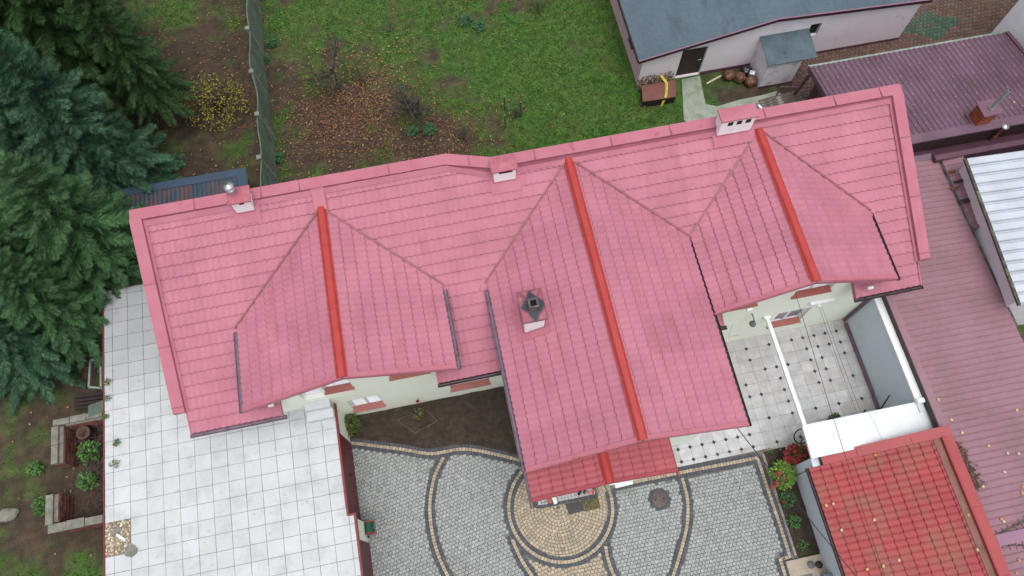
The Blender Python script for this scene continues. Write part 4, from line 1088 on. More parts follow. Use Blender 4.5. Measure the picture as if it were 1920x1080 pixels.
# ================================================================== MAROON ROOFS TO THE EAST
def east_roofs():
    t = thing('outbuilding', 'long low outbuilding under a faded maroon ribbed roof beside the terrace', 'outbuilding', (15.5, 4, 0))
    X0, X1 = 13.56, 17.5; Z0, Z1 = 2.62, 2.28
    f = lambda x, y=0: Z0 + (x - X0) / (X1 - X0) * (Z1 - Z0)
    mb = MB(); mb.box(13.7, 17.3, -5, 11.2, -.05, 2.15); mb.build('wall', M['lilac'], t)
    mb = MB(); U = Vector((0, 1, 0)); S = Vector((X1 - X0, 0, Z1 - Z0)).normalized()
    rib_sheet(mb, (X0 + .22, -5, f(X0 + .22)), U, S, 16.15, X1 - X0 - .2, [(0, 0), (.80, 0), (.84, .03), (.93, .03), (.97, 0)], .205)
    mb.box(X0, X0 + .24, -5, 6.62, Z0 - .06, Z0 + .025)
    r = mb.build('roof', M['purple'], t)
    mb = MB(); mb.box(X0 - .03, X0, -5, 6.62, Z0 - .25, Z0 + .02); mb.build('edge_board', M['board'], t)
    mb = MB(); mb.tube([(X1 + .05, -5, Z1 - .06), (X1 + .05, 11.1, Z1 - .06)], .065, 8); mb.build('gutter', M['mossgutter'], t)
    # cross gable near the south end
    a = at(1862, 1015, 2.55); zr = f(a.x) + .01
    ridge = [(a.x, a.y), (20, a.y)]
    for sg in (1, -1):
        mb = MB(); k = .105
        U2 = Vector((1, 0, 0)); S2 = Vector((0, sg, -.42)).normalized()
        rib_sheet(mb, (a.x, a.y + sg * .12, zr + .02), U2, S2, 17.75 - a.x, 1.6, [(0, 0), (.80, 0), (.84, .03), (.93, .03), (.97, 0)], .205)
        n = Vector((-(Z1 - Z0) / (X1 - X0), 0, 1)).normalized()
        o = mb.build('cross_roof', M['purple'], t, clips=[((X0, 0, Z0 + .008), -n)])
    mb = MB(); mb.box(a.x + .05, 17.78, a.y - .16, a.y + .16, zr - .1, zr + .07); mb.build('ridge_cap', M['purple_ridge'], t)
    mb = MB(); mb.prism([(a.y - 1.55, zr - .6), (a.y + 1.55, zr - .6), (a.y, zr)], 'x', 16.9, 17.7); mb.build('gable_end', M['lilac'], t)
    for sg in (1, -1):
        mb = MB(); dz = (Z1 - Z0) / (X1 - X0)
        # valley where the cross roof meets the main sheet
        d = 2.2; yy = sg * (.12 - dz * d / .42)
        mb.bar((a.x + .05, a.y + sg * .12, f(a.x) + .045), (a.x + d, a.y + yy, f(a.x + d) + .045), .05, .03); mb.build('valley', M['mossgutter'], t)
    return f
M['mossgutter'] = stain(mat('mossy_gutter', (.06, .05, .055), .8, .2, 5., .3, 20), (.13, .14, .06), 3., .48, .6, .8)
M['purple_ridge'] = mat('maroon_ridge', (.26, .13, .20), .5, .06, 1.)
pf = east_roofs()
# strip of damaged maroon roof between the long roof and the white ribbed one
t = thing('lean_to', 'short strip of rotten maroon roof squeezed beside the white ribbed roof', 'lean-to', (17.9, 9.6, 0))
mb = MB(); rib_sheet(mb, (17.62, 8.35, 2.32), (0, 1, 0), (1, 0, .12), 2.72, .75, [(0, 0), (.80, 0), (.84, .03), (.93, .03), (.97, 0)], .205)
mb.box(17.6, 18.35, 8.28, 8.40, 2.2, 2.40)
rf = mb.build('roof', M['purple'], t)
mb = MB(); mb.box(17.66, 18.2, 8.42, 11.0, -.05, 2.2); mb.build('wall', M['lilac'], t)
for px, py, w, h in ((1783, 322, .30, .12), (1798, 340, .34, .10), (1792, 352, .3, .1), (1808, 377, .36, .16)):
    q = at(px, py, 2.4); mb = MB(); mb.obox((q.x, q.y, 2.40), (w, h, .012), Matrix.Rotation(-.12, 3, 'Y')); mb.build('patch', M['felt_edge'] if py > 330 and py != 352 else M['rust'], t)
# white ribbed roof building
t = thing('outbuilding', 'lilac outbuilding under a white ribbed metal roof at the east', 'outbuilding', (19, 8, 0))
a, b, z = at(1810, 297, 3.2), at(1912, 572, 3.2), 3.2
d = (b - a).normalized(); e = Vector((-d.y, d.x, 0))
if e.x < 0: e = -e
mb = MB(); rib_sheet(mb, b, -d, (e + Vector((0, 0, .10))).normalized(), (b - a).length, 7, [(0, .0), (.10, -.07), (.16, -.07), (.19, .01), (.27, 0), (.86, .0), (.88, -.03), (.93, -.03), (.95, 0)], .36); mb.build('roof', M['galv'], t)
mb = MB(); mb.bar(a + Vector((0, 0, -.03)), b + Vector((0, 0, -.03)), .10, .08); mb.build('gutter', M['mossgutter'], t)
mb = MB(); ia, ib = a + e * .22 , b + e * .22 - d * .25
q = [ia, ib, ib + e * 6, ia + e * 6]
for i in range(4):
    p0, p1 = q[i], q[(i + 1) % 4]; mb.face([(p0.x, p0.y, -.05), (p1.x, p1.y, -.05), (p1.x, p1.y, 3.1 + .1 * (i in (1, 2)) * 5 * 0), (p0.x, p0.y, 3.1)])
mb.build('wall', M['lilac'], t)
# dark maroon roof, upper right
def tr():
    t = thing('outbuilding', 'outbuilding with a dark maroon ribbed roof and a brick chimney', 'outbuilding', (18.5, 13.5, 0))
    X0, X1, YN, YS, ZN, ZS = 14.42, 22.25, 15.82, 11.62, 2.32, 3.12
    mb = MB(); L = math.hypot(YN - YS, ZS - ZN); S = Vector((0, YS - YN, ZS - ZN)).normalized()
    rib_sheet(mb, (X0, YN, ZN), (1, 0, 0), S, X1 - X0, L, [(0, 0), (.45, 0), (.58, .035), (.85, .035), (.98, 0)], .2)
    r = mb.build('roof', M['purple_dark'], t)
    mb = MB()
    sk = .06; h = lambda y: ZN + (YN - y) / (YN - YS) * (ZS - ZN)
    for j in range(9):                                          # rows of screw heads
        y = YN - .3 - j * .47
        for i in range(39):
            if (i + j) % 2: continue
            x = X0 + (i + .71) * .2; mb.box(x - .016, x + .016, y - .016, y + .016, h(y) + .03, h(y) + .048)
    stuff(mb.build('screws', M['tan'], t))
    mb = MB(); mb.tube([(X0 - .05, YN + .05, ZN - .03), (X1, YN + .05, ZN - .03)], .055, 8); mb.build('gutter', M['zinc'], t)
    mb = MB(); mb.bar((X0 - .03, YN, ZN - .05), (X0 - .03, YS, ZS - .05), .06, .22); mb.build('verge_board', M['maroon_trim'], t); mb = MB(); mb.bar((X1 + .04, YN, ZN + .0), (X1 + .04, YS, ZS + .0), .14, .14); mb.build('verge_board', M['maroon_trim'], t)
    mb = MB(); mb.box(X0, X1 + .1, YS - .14, YS + .2, ZS - .02, ZS + .055); mb.build('ridge_flashing', M['purple_dark'], t)
    mb = MB(); mb.prism([(YS, -.05), (YN - .3, -.05), (YN - .3, ZN - .1), (YS, ZS - .06)], 'x', 14.8, X1 - .05)
    mb.build('wall', M['maroon_wall'], t)
    mb = MB(); nb = int((X1 - 14.4) / .34)
    for i in range(nb): mb.box(14.82 + i * .335, 14.82 + i * .335 + .322, YS - .03, YS - .004, 1.2, ZS - .04)
    mb.build('boarding', M['board'], t)
    mb = MB(); mb.prism([(YS - .035, 2.25), (YS - .035, 1.2), (11.15, 1.2), (11.15, 2.34), (11.35, 2.42)], 'x', 14.5, 17.3); mb.build('flashing', M['purple_dark'], t)
    mb = MB(); mb.prism([(YS - .036, 2.22), (YS - .036, 1.2), (11.0, 1.2), (11.0, 2.5), (11.2, 2.5)], 'x', 17.31, 22.2); mb.build('flashing', M['maroon_trim'], t)
    # chimney: clinker courses under a sheet cap with a leaning pipe
    cx, cy = 18.95, 11.98; w = .5; a0 = .03
    c = MB(); zt = 3.78
    for k in range(12):
        z0 = 2.9 + k * .075
        for s in range(4):
            for i in range(3):
                o = -.25 + i * .1667 + (.08 if k % 2 else 0)
                lo, hi = max(-.25, o), min(.25, o + .1567)
                if hi - lo < .02: continue
                R = Matrix.Rotation(a0 + s * math.pi / 2, 3, 'Z'); m = (lo + hi) / 2
                c.obox(Vector((cx, cy, z0 + .036)) + R @ Vector((m, -.235, 0)), (hi - lo, .06, .068), R, jit((.26, .062, .026), .2))
    c.box(cx - .22, cx + .22, cy - .22, cy + .22, 2.8, zt - .03, (.10, .06, .05))
    ch = c.build('chimney', M['orange'], t)
    q = MB(); q.obox((cx, cy, zt), (.66, .62, .04), Matrix.Rotation(a0, 3, 'Z')); q.build('cap', M['purple_ridge2'], ch)
    q = MB(); q.tube([(cx + .02, cy - .05, zt), (cx + .02, cy - .05, zt + .09)], .09, 12); q.tube([(cx + .02, cy - .05, zt + .05), (cx + .06, cy - .06, zt + 1.05)], .06, 12); q.build('flue', M['zinc'], ch)
    q = MB(); q.obox((cx + .06, cy - .06, zt + 1.06), (.07, .07, .01)); q.build('flue_opening', M['dark'], ch)
    q = MB(); q.box(cx - .36, cx + .36, cy - .4, cy + .3, 2.9, 3.14); q.build('apron', M['purple_dark'], ch)
    p = at(1850, 265, 2.1); q = MB(); q.tube([(p.x, p.y - .08, 2.1), (p.x, p.y - .08, 3.15)], .055, 12); q.tube([(p.x, p.y - .08, 2.55), (p.x, p.y - .08, 2.58)], .075, 12)
    fl = q.build('flue', M['rust'], t)
    q = MB(); q.lathe((p.x, p.y - .08, 3.15), [(.06, -.06), (.075, .0), (.14, .02), (.14, .05), (0, .09)], 16); q.build('cowl', M['steel'], fl)
    return h
M['maroon_wall'] = mat('maroon_wall', (.09, .045, .06), .7, .1, 2.)
M['purple_ridge2'] = mat('cap_sheet', (.17, .085, .13), .4, .08, 2.)
trh = tr()
mb = MB(); q = at(1862, 58, 0)
t = thing('house', 'tall white house wall at the upper right corner', 'house', (25.5, 19.5, 0))
mb.box(22.9, 29, 8.0, 16.79, -.05, 6.5); mb.build('wall', M['chimwhite'], t)
mb = MB(); mb.prism([(22.9, 6.5), (29.2, 6.5), (26., 8.2)], 'y', 7.8, 16.79); mb.build('roof', M['purple_dark'], t)

# ================================================================== WHITE OUTBUILDING WITH FELT ROOF
def felt_house():
    t = thing('outbuilding', 'white and pink rendered outbuilding with a low dark felt roof', 'outbuilding', (14, 21, 0))
    Y0 = 17.97; X0, X1 = 8.68, 19.88; ap = 13.72; Ya = 27.
    zl, za, zr = 1.74, 2.80, 2.42
    top = lambda x: (lerp(zl, za, (x - X0) / (ap - X0)) if x < ap else lerp(za, zr, (x - ap) / (X1 - ap))) - .10
    mb = MB()
    d0, d1 = at(1265, 146).x, at(1311.7, 142).x; w0, w1 = 15.42, 15.72
    holes = [(d0, d1, .0, 1.72), (15.40, 15.85, 1.25, 1.95)]
    xs = sorted([X0, ap, X1] + [h[0] for h in holes] + [h[1] for h in holes])
    for a, b in zip(xs, xs[1:]):
        h = [q for q in holes if q[0] <= a + 1e-6 and q[1] >= b - 1e-6]
        zs = [(-.05, h[0][2]), (h[0][3], None)] if h else [(-.05, None)]
        for z0, z1 in zs: mb.face([(a, Y0, z0), (b, Y0, z0), (b, Y0, top(b) if z1 is None else z1), (a, Y0, top(a) if z1 is None else z1)])
    for a, b, c, d in holes:
        for p, q in (((a, c), (a, d)), ((a, d), (b, d)), ((b, d), (b, c)), ((b, c), (a, c))): mb.face([(p[0], Y0, p[1]), (q[0], Y0, q[1]), (q[0], Y0 + .14, q[1]), (p[0], Y0 + .14, p[1])])
    mb.face([(X1, Y0, -.05), (X1, Ya, -.05), (X1, Ya, top(X1)), (X1, Y0, top(X1))])
    mb.build('wall', M['lilac'], t)
    mb = MB(); mb.face([(X0, Y0, -.05), (X0, Ya, -.05), (X0, Ya, top(X0)), (X0, Y0, top(X0))]); mb.build('wall', M['lilac_pink'], t)
    mb = MB(); mb.box(X0 + .1, X1, Y0 - .03, Y0 - .004, -.05, .13); mb.build('plinth', M['maroon_trim'], t) if False else None
    for a, b in ((d1 + .02, 13.45), (14.9, X1)):
        m2 = MB(); m2.box(a, b, Y0 - .025, Y0 - .003, -.05, .14); m2.build('plinth', M['maroon_trim'], t)
    # door
    mb = MB(); mb.box(d0, d1, Y0 + .10, Y0 + .15, 0, 1.72)
    mb.box(d0 + .1, d1 - .1, Y0 + .085, Y0 + .099, 1.0, 1.6); mb.box(d0 + .1, d1 - .1, Y0 + .085, Y0 + .099, .15, .85)
    dr = mb.build('door', M['board'], t)
    h = MB(); h.tube([(d1 - .12, Y0 + .02, .92), (d1 - .24, Y0 + .02, .92)], .014, 6); h.tube([(d1 - .12, Y0 + .1, .92), (d1 - .12, Y0 + .02, .92)], .012, 6); h.build('handle', M['steel'], dr)
    mb = MB(); mb.box(15.40, 15.85, Y0 + .12, Y0 + .15, 1.25, 1.95); w = mb.build('window', M['dark'], t)
    # roof: two low slopes meeting at the south gable's apex
    mb = MB(); xl, xr = 8.45, 20.1; ys = 17.82
    Z = lambda x: top(x) + .14 if X0 <= x <= X1 else (top(X0) + .14 - (X0 - x) * .21 if x < X0 else top(X1) + .14 - (x - X1) * .06)
    n = 12; cols = [xl + (ap - xl) * i / 5 for i in range(6)] + [ap + (xr - ap) * i / 6 for i in range(1, 7)]
    for a, b in zip(cols, cols[1:]):
        for q in range(10): mb.face([(a, ys + q, Z(a)), (b, ys + q, Z(b)), (b, ys + q + 1, Z(b)), (a, ys + q + 1, Z(a))])
    for j in (1.1, 2.15, 3.2, 4.3):                               # laps between the felt rolls
        pass
    for x in (9.6, 10.75, 11.9, 13.0, 14.6, 15.7, 16.9, 18.1, 19.2): mb.face([(x, ys + .02, Z(x) + .006), (x + .05, ys + .02, Z(x + .05) + .006), (x + .05, ys + 9.5, Z(x + .05) + .006), (x, ys + 9.5, Z(x) + .006)])
    r = mb.build('roof', M['felt'], t)
    mb = MB()
    for a, b in ((xl, ap), (ap, xr)): mb.bar((a, ys - .015, Z(a) - .07), (b, ys - .015, Z(b) - .07), .04, .15)
    mb.bar((xl - .015, ys, Z(xl) - .06), (xl - .015, 27.8, Z(xl) - .06), .05, .14)
    mb.build('edge_board', M['felt_edge'], r)
    mb = MB()
    for a, b in ((xl, ap), (ap, xr)): mb.bar((a, ys - .012, Z(a) + .008), (b, ys - .012, Z(b) + .008), .05, .012)
    mb.build('edge_trim', M['purple_ridge'], r)
    mb = MB(); mb.box(8.56, 8.66, 19.0, 19.5, .95, 1.35); mb.build('wall_box', M['maroon_trim'], t)
    # annex
    ax0, ax1, ay0, ay1, az = 13.45, 14.82, 16.80, 17.965, 1.60
    mb = MB()
    mb.prism([(ay0, -.05), (ay1, -.05), (ay1, az + .15), (ay0, az - .08)], 'x', ax0, ax1); ann = mb.build('annex', M['lilac_stained'], t)
    mb = MB(); n = 16; zz_ = lambda y: lerp(az - .04, az + .17, (y - ay0) / (ay1 - ay0))
    lo = []; up = []
    for i in range(n + 1):
        x = lerp(13.36, 15.35, i / n); lo.append((x, 16.72 + rng.uniform(-.025, .025), zz_(16.72) + rng.uniform(-.01, .01))); up.append((x, 17.97 + .0, zz_(17.97)))
    lo2 = [(p[0], p[1], p[2] - .04) for p in lo]
    for i in range(n): mb.face([lo[i], lo[i + 1], up[i + 1], up[i]]); mb.face([lo2[i], lo2[i + 1], lo[i + 1], lo[i]])
    for p in ((lo[0], up[0], lo2[0]), (lo[-1], up[-1], lo2[-1])): mb.face([p[0], p[1], (p[1][0], p[1][1], p[1][2] - .04), p[2]])
    mb.box(14.2, 14.27, 16.73, 17.9, az + .06, az + .075) if False else None
    mb.face([(14.24, 16.72, zz_(16.72) + .008), (14.31, 16.72, zz_(16.72) + .008), (14.31, 17.96, zz_(17.96) + .008), (14.24, 17.96, zz_(17.96) + .008)])
    mb.build('roof', M['felt2'], ann)
    mb = MB(); mb.box(14.822, 14.85, 16.9, 17.7, .05, 1.35); mb.build('door', M['board'], ann)
    mb = MB(); mb.box(ax0 - .015, ax1 + .01, ay0 - .02, ay0 - .002, -.05, .1); mb.build('plinth', M['maroon_trim'], ann)
M['lilac_stained'] = stain(mat('stained_render', (.74, .69, .77), .8, .06, 1.5, .15, 50, col2=(.67, .62, .68)), (.22, .17, .23), 1.7, .52, .68, .75)
felt_house()

# ================================================================== THINGS BY THE FELT-ROOFED OUTBUILDING
def lumpy(name, p, rx, ry, rz, m, label, cat, group=None, seed=0, amp=.25):
    mb = MB(); nu, nv = 22, 12; vs = []
    for j in range(nv + 1):
        th = math.pi * j / nv
        for i in range(nu):
            ph = 2 * math.pi * i / nu; d = Vector((math.sin(th) * math.cos(ph), math.sin(th) * math.sin(ph), math.cos(th)))
            k = 1 + amp * noise.fractal(d * 1.8 + Vector((seed, 0, 0)), 1., 2., 3) + amp * .4 * abs(noise.noise(d * 5 + Vector((0, seed, 0))))
            vs.append((p[0] + d.x * rx * k, p[1] + d.y * ry * k, max(0, p[2] + rz * .8 + d.z * rz * k)))
    fs = [(j * nu + i, j * nu + (i + 1) % nu, (j + 1) * nu + (i + 1) % nu, (j + 1) * nu + i) for j in range(nv) for i in range(nu)]
    mb.mesh(vs, fs, None, 0, True)
    return tag(mb.build(name, m, origin=p, fixn=True), label, cat, group)
SG = 'rubbish sacks by the outbuilding wall'
for k, (px, py, r, m, lab) in enumerate(((1366, 146, .24, 'bag_brown', 'brown sack nearest the pale plank, left of the row'), (1385, 150, .24, 'bag_brown', 'brown sack in the middle of the row by the wall'), (1406, 156, .27, 'bag_brown', 'brown sack against the corner of the small annex'), (1397, 137, .23, 'bag_dark', 'dark plastic sack behind the brown ones by the wall'))):
    p = at(px, py, 0); lumpy('sack', (p.x, p.y, 0), r, r * .9, .2, M[m], lab, 'sack', SG, k * 3.1)
p = at(1410, 138, .3); mb = MB(); mb.obox((p.x, p.y, .30), (.22, .17, .26), Matrix.Rotation(-.5, 3, 'Z') @ Matrix.Rotation(.3, 3, 'X')); ob = mb.build('canister', M['plastic'], origin=(p.x, p.y, .3))
bv = ob.modifiers.new('bevel', 'BEVEL'); bv.width = .035; bv.segments = 3
tag(ob, 'white plastic canister on the dark sack by the annex', 'canister')
cp = MB(); cp.tube([(p.x - .05, p.y, .43), (p.x - .05, p.y, .47)], .025, 8); cp.build('lid', M['plastic'], ob)
a, b = at(1325, 157, .05), at(1352, 142, .05); mb = MB(); mb.bar(a, b, .07, .035); tag(mb.build('plank', M['paleplank'], origin=a), 'pale plank lying on the grass beside the brown sacks', 'plank')
# brown lidded box with a yellow strap
t = thing('storage_box', 'low brown lidded box at the outbuilding corner', 'box', (9.3, 17.1, 0))
tl, tr_, br, bl = at(1204, 161, .42), at(1266, 150, .42), at(1267, 181, .40), at(1206, 190, .40)
mb = MB(); Tm = [tl, tr_, br, bl]; lo_ = [Vector((v.x, v.y, -.05)) for v in Tm]
for i in range(4): mb.face([Tm[i] - Vector((0, 0, .03)), Tm[(i + 1) % 4] - Vector((0, 0, .03)), lo_[(i + 1) % 4], lo_[i]])
mb.build('side', M['boxdark'], t, fixn=True)
mb = MB(); c = sum(Tm, Vector()) / 4; To = [c + (v - c) * 1.03 for v in Tm]; Tb = [v - Vector((0, 0, .035)) for v in To]
mb.face(To); mb.face(Tb[::-1])
for i in range(4): mb.face([To[i], To[(i + 1) % 4], Tb[(i + 1) % 4], Tb[i]])
mb.build('lid', M['boxbrown'], t, fixn=True)
mb = MB(); k = [at(1239, 141, .62), at(1246, 150, .50), at(1250, 156, .445), at(1250, 168, .44), at(1248, 183, .43), at(1246, 186, .30), at(1240, 199, .03)]
for p, q in zip(k, k[1:]):
    w = Vector((.055, 0, 0)); mb.face([p - w, p + w, q + w, q - w]); mb.face([p - w - Vector((0, 0, .006)), p + w - Vector((0, 0, .006)), q + w - Vector((0, 0, .006)), q - w - Vector((0, 0, .006))])
tag(mb.build('strap', M['ribbon'], origin=k[3]), 'yellow strap hanging over the brown lidded box', 'strap')
p = at(1232, 146, 0); t = plant('creeper', 'withered creeper with yellow leaves between brown box and white wall', 'creeper', (p.x - .15, p.y, 0), .3, .5, 10, [(.10, .06, .05)], (.08, .05), stems=2)
mb = MB()
for i in range(420):
    x = rng.uniform(8.6, 10.1); y = rng.uniform(17.62, 17.95); z = rng.uniform(.05, .55) * (1 if x > 8.8 else .6)
    col = (.42, .36, .03) if (rng.random() < .18 and 9.2 < x < 9.8) else rng.choice([(.12, .075, .055), (.18, .12, .09), (.07, .045, .03), (.10, .09, .03), (.30, .22, .18)])
    mb.face(leaf_pts((x, y, z), rdir(), Vector((0, -.4, 1)), rng.uniform(.05, .11), .06), jit(col, .25))
mb.build('leaves', M['leafattr'], t)
# brown metal frame and wood pile under the maroon roof edge
mb = MB()
a, b, c2, d2 = at(1455, 180, .5), at(1464, 163, .9), at(1497, 164, .9), at(1490, 178, .9)
for p, q in ((a, b), (b, c2)): mb.bar(p, q, .05, .05)
mb.bar(Vector((c2.x, c2.y, .9)), Vector((c2.x, c2.y, 0)), .05, .05); mb.bar(Vector((b.x, b.y, .9)), Vector((b.x, b.y, 0)), .05, .05)
tag(mb.build('metal_frame', M['maroon_trim'], origin=b), 'brown metal frame standing beside the wood pile', 'frame')
mb = MB(); mb.bar(at(1516, 142, 1.9), at(1490, 176, .55), .09, .09); tag(mb.build('post', M['maroon_trim'], origin=at(1490, 176, .55)), 'brown slanting post leaning from maroon roof to wood pile', 'post')
for i in range(5):
    a, b = at(1424 + i * 2.0, 191 + i * 4.5, .5 - .02 * i), at(1512 + i * 2, 168 + i * 5, .52 - .02 * i)
    mb = MB(); mb.bar(a, b, .16, .05); tag(mb.build('board', M['wood'], origin=a), ['weathered board at the back of the wood pile', 'weathered board second from the back of the wood pile', 'middle weathered board of the wood pile', 'weathered board with peeling white paint near the parapet', 'front weathered board of the wood pile by the pink parapet'][i], 'board', 'boards of the wood pile')
a = at(1426, 203, .55); mb = MB(); mb.bar(a + Vector((-.03, .16, 0)), a + Vector((.06, -.1, 0)), .09, .05); tag(mb.build('batten', M['plastic'], origin=a), 'short white batten across the end of the wood pile', 'batten')
mb = MB(); mb.box(15.0, 16.2, 14.5, 15.3, -.05, .5); tag(mb.build('crate', M['boxbrown'], origin=(15.6, 14.9, 0)), 'brown crate in the shade of the maroon roof edge', 'crate')

# ================================================================== FENCE, SHED, RUINS
t = thing('fence', 'mossy leaning concrete panel fence across the garden', 'fence', (-6.2, 20, 0))
ys_ = [14.7, 16.45, 18.35, 20.35, 22.45, 24.6, 26.8, 28.8]
def fx(y): return -6.12 + .05 * math.sin(y * 1.1)
for y0, y1 in zip(ys_, ys_[1:]):
    mb = MB(); n = 7
    for j in range(4):
        for i in range(n):
            ya, yb = lerp(y0 + .06, y1 - .06, i / n), lerp(y0 + .06, y1 - .06, (i + 1) / n)
            def X(y, z): return fx(y) - .06 * z + .03 * math.sin(y * 2.3 + 1) * z
            z0, z1 = j * .42, j * .42 + .415
            q = [(ya, z0), (yb, z0), (yb, z1), (ya, z1)]
            E_ = [(X(y, z) + .025, y, z) for y, z in q]; W_ = [(X(y, z) - .025, y, z) for y, z in q]
            mb.face(E_); mb.face(W_[::-1])
            mb.face([E_[3], E_[2], W_[2], W_[3]]); mb.face([E_[0], W_[0], W_[1], E_[1]])
    for j in range(13):
        z0 = .05 + j * .128
        mb.bar((fx(y0) - .06 * z0 + .03, y0 + .08, z0), (fx(y1) - .06 * z0 + .03, y1 - .08, z0 + .03), .012, .03)
    mb.build('panel', M['fence'], t)
for y in ys_:
    mb = MB(); mb.bar((fx(y) + .03, y, -.1), (fx(y) - .11, y, 1.78), .12, .12, (0, 1, 0)); mb.build('post', M['fence_post'], t)
    mb = MB(); mb.obox((fx(y) - .115, y, 1.80), (.17, .17, .05)); mb.build('post_cap', M['fence_post'], t)
mb = MB(); mb.bar(at(505, 207, .1), at(517, 345, .1), .06, .1); tag(mb.build('rail', M['fence_post'], origin=at(505, 207, .1)), 'pale rail lying along the foot of the mossy fence', 'rail')
# low shed behind the north wall
t = thing('shed', 'low rusty blue corrugated shed behind the house, under the spruces', 'shed', (-8.5, 14.5, 0))
sz = 2.0; xe, yn, ys2 = -6.70, 15.92, 14.0
mb = MB(); rib_sheet(mb, (-11.2, yn, sz), (1, 0, 0), (0, -1, .03), xe + 11.2, yn - ys2, WAVE, .155); mb.build('roof', M['shed'], t)
mb = MB(); mb.box(-11.2, xe, yn - .28, yn + .03, sz + .03, sz + .05); mb.box(xe - .28, xe + .03, ys2, yn - .281, sz + .03, sz + .05); mb.build('flashing', M['bluesheet'], t)
mb = MB(); mb.box(-11.1, xe - .1, ys2, yn - .1, -.05, sz - .02); mb.build('wall', M['wood'], t)
mb = MB(); mb.tube([at(463, 350, .6), at(478, 372, 0.1)], .05, 8); tag(mb.build('pipe', M['black'], origin=at(463, 350, .6)), 'dark pipe slanting from the corner of the blue shed', 'pipe')
# roofless brick ruins at the west edge of the slab roof
def brick_wall(mb, x0, x1, y0, y1, z1, along):
    nz = int(z1 / .08)
    for k in range(nz):
        z = k * .08; L = (x1 - x0) if along == 'x' else (y1 - y0); n = int(L / .26) + 2
        for i in range(n):
            a = (i - (.5 if k % 2 else 0)) * .26; b = a + .245; a, b = max(0, a), min(L, b)
            if b - a < .04: continue
            col = jit(rng.choice([(.155, .052, .04), (.12, .042, .036), (.18, .07, .055), (.10, .045, .04)]), .2)
            e = rng.uniform(-.012, .008)
            if along == 'x': mb.box(x0 + a, x0 + b, y0 - e, y1 + e, z, z + .068, col)
            else: mb.box(x0 - e, x1 + e, y0 + a, y0 + b, z, z + .068, col)
    mb.box(x0 + .02, x1 - .02, y0 + .02, y1 - .02, -.05, z1, (.17, .15, .13))
def coping_run(x0, x1, y0, y1, z, t):
    mb = MB(); L = max(x1 - x0, y1 - y0); n = max(1, int(L / .5))
    for i in range(n):
        a, b = i / n, (i + 1) / n; g = .01; dz = rng.uniform(-.015, .015)
        if x1 - x0 > y1 - y0: mb.box(lerp(x0, x1, a) + g, lerp(x0, x1, b) - g, y0 + rng.uniform(-.02, .02), y1 + rng.uniform(-.02, .02), z, z + .07 + dz)
        else: mb.box(x0 + rng.uniform(-.02, .02), x1 + rng.uniform(-.02, .02), lerp(y0, y1, a) + g, lerp(y0, y1, b) - g, z, z + .07 + dz)
    mb.build('coping', M['coping_c'], t)
t = thing('brick_ruin', 'ruined brick bay with a north wall, beside the chimney pot', 'ruin', (-13.2, 7.6, 0))
mb = MB(); brick_wall(mb, -13.95, -13.62, 6.85, 8.1, .85, 'y'); mb.build('brickwork', M['brick'], t); mb = MB(); brick_wall(mb, -13.6, -11.75, 8.05, 8.33, .85, 'x'); mb.build('brickwork', M['brick'], t)
coping_run(-13.97, -13.78, 6.85, 8.1, .86, t); coping_run(-13.95, -11.8, 8.12, 8.33, .865, t)
t = thing('brick_ruin', 'ruined brick bay with a slanting south wall, southern of two', 'ruin', (-13.3, 5.2, 0))
mb = MB(); brick_wall(mb, -14.1, -13.75, 5.0, 5.9, .85, 'y'); mb.build('brickwork', M['brick'], t); mb = MB(); brick_wall(mb, -13.7, -11.75, 4.72, 4.95, .8, 'x'); mb.build('brickwork', M['brick'], t)
coping_run(-14.12, -13.88, 4.95, 5.9, .86, t); coping_run(-14.08, -11.8, 4.70, 4.96, .81, t)
p = at(158, 812, .5); mb = MB(); mb.lathe((p.x, p.y, 0), [(.20, 0), (.2, .5), (.23, .52), (.23, .6), (.15, .6), (.14, .3), (0, .3)], 18); tag(mb.build('clay_pot', M['rustclay'] if 'rustclay' in M else mat('clay', (.12, .06, .05), .9, .2, 6., .3, 30), origin=(p.x, p.y, 0)), 'old clay chimney pot standing in the northern brick bay', 'pot')
# frame, boards and corrugated scraps
mb = MB(); a = [at(x, y, .5) for x, y in ((170, 676), (189, 672), (190, 728), (167, 726))]
for i in range(4): mb.bar(a[i], a[(i + 1) % 4], .06, .08)
for q in a: mb.bar(q, (q.x, q.y, 0), .05, .05)
tag(mb.build('metal_frame', M['zinc'], origin=a[0]), 'rusty open metal frame against the slab roof edge', 'frame')
for i in range(4):
    mb = MB(); mb.bar(at(140, 745 + i * 7, .15), at(192, 738 + i * 7, .18), .10, .04); tag(mb.build('board', M['boxdark'], origin=at(140, 745 + i * 7, .15)), ['dark board nearest the open metal frame', 'dark board second below the open metal frame', 'dark board third below the open metal frame', 'dark board nearest the northern brick ruin'][i], 'board', 'dark boards by the slab roof')
mb = MB(); rib_sheet(mb, at(166, 782, .95), (1, .15, 0), (0, 1, 0), .9, .4, WAVE, .15); tag(mb.build('corrugated_sheet', M['fence'], origin=at(166, 782, .95)), 'scrap of corrugated sheet on the northern brick ruin', 'sheet')
t = thing('lean_to', 'old grey corrugated roof half hidden under the spruces', 'lean-to', (-13.6, 10.6, 0))
o = at(92, 648, 1.2); mb = MB(); rib_sheet(mb, o, (1, 0, 0), (0, 1, .1), 1.5, 1.2, WAVE, .15); mb.build('roof', M['greycap'], t); mb = MB(); mb.box(o.x + .1, o.x + 1.4, o.y + .05, o.y + 1.1, -.05, 1.15); mb.build('wall', M['boxdark'], t)
p = at(15, 965, 0); lumpy('stone', (p.x, p.y, -.05), .35, .22, .10, M['coping_c'], 'flat pale stone at the left edge below the brick ruins', 'stone', seed=5)

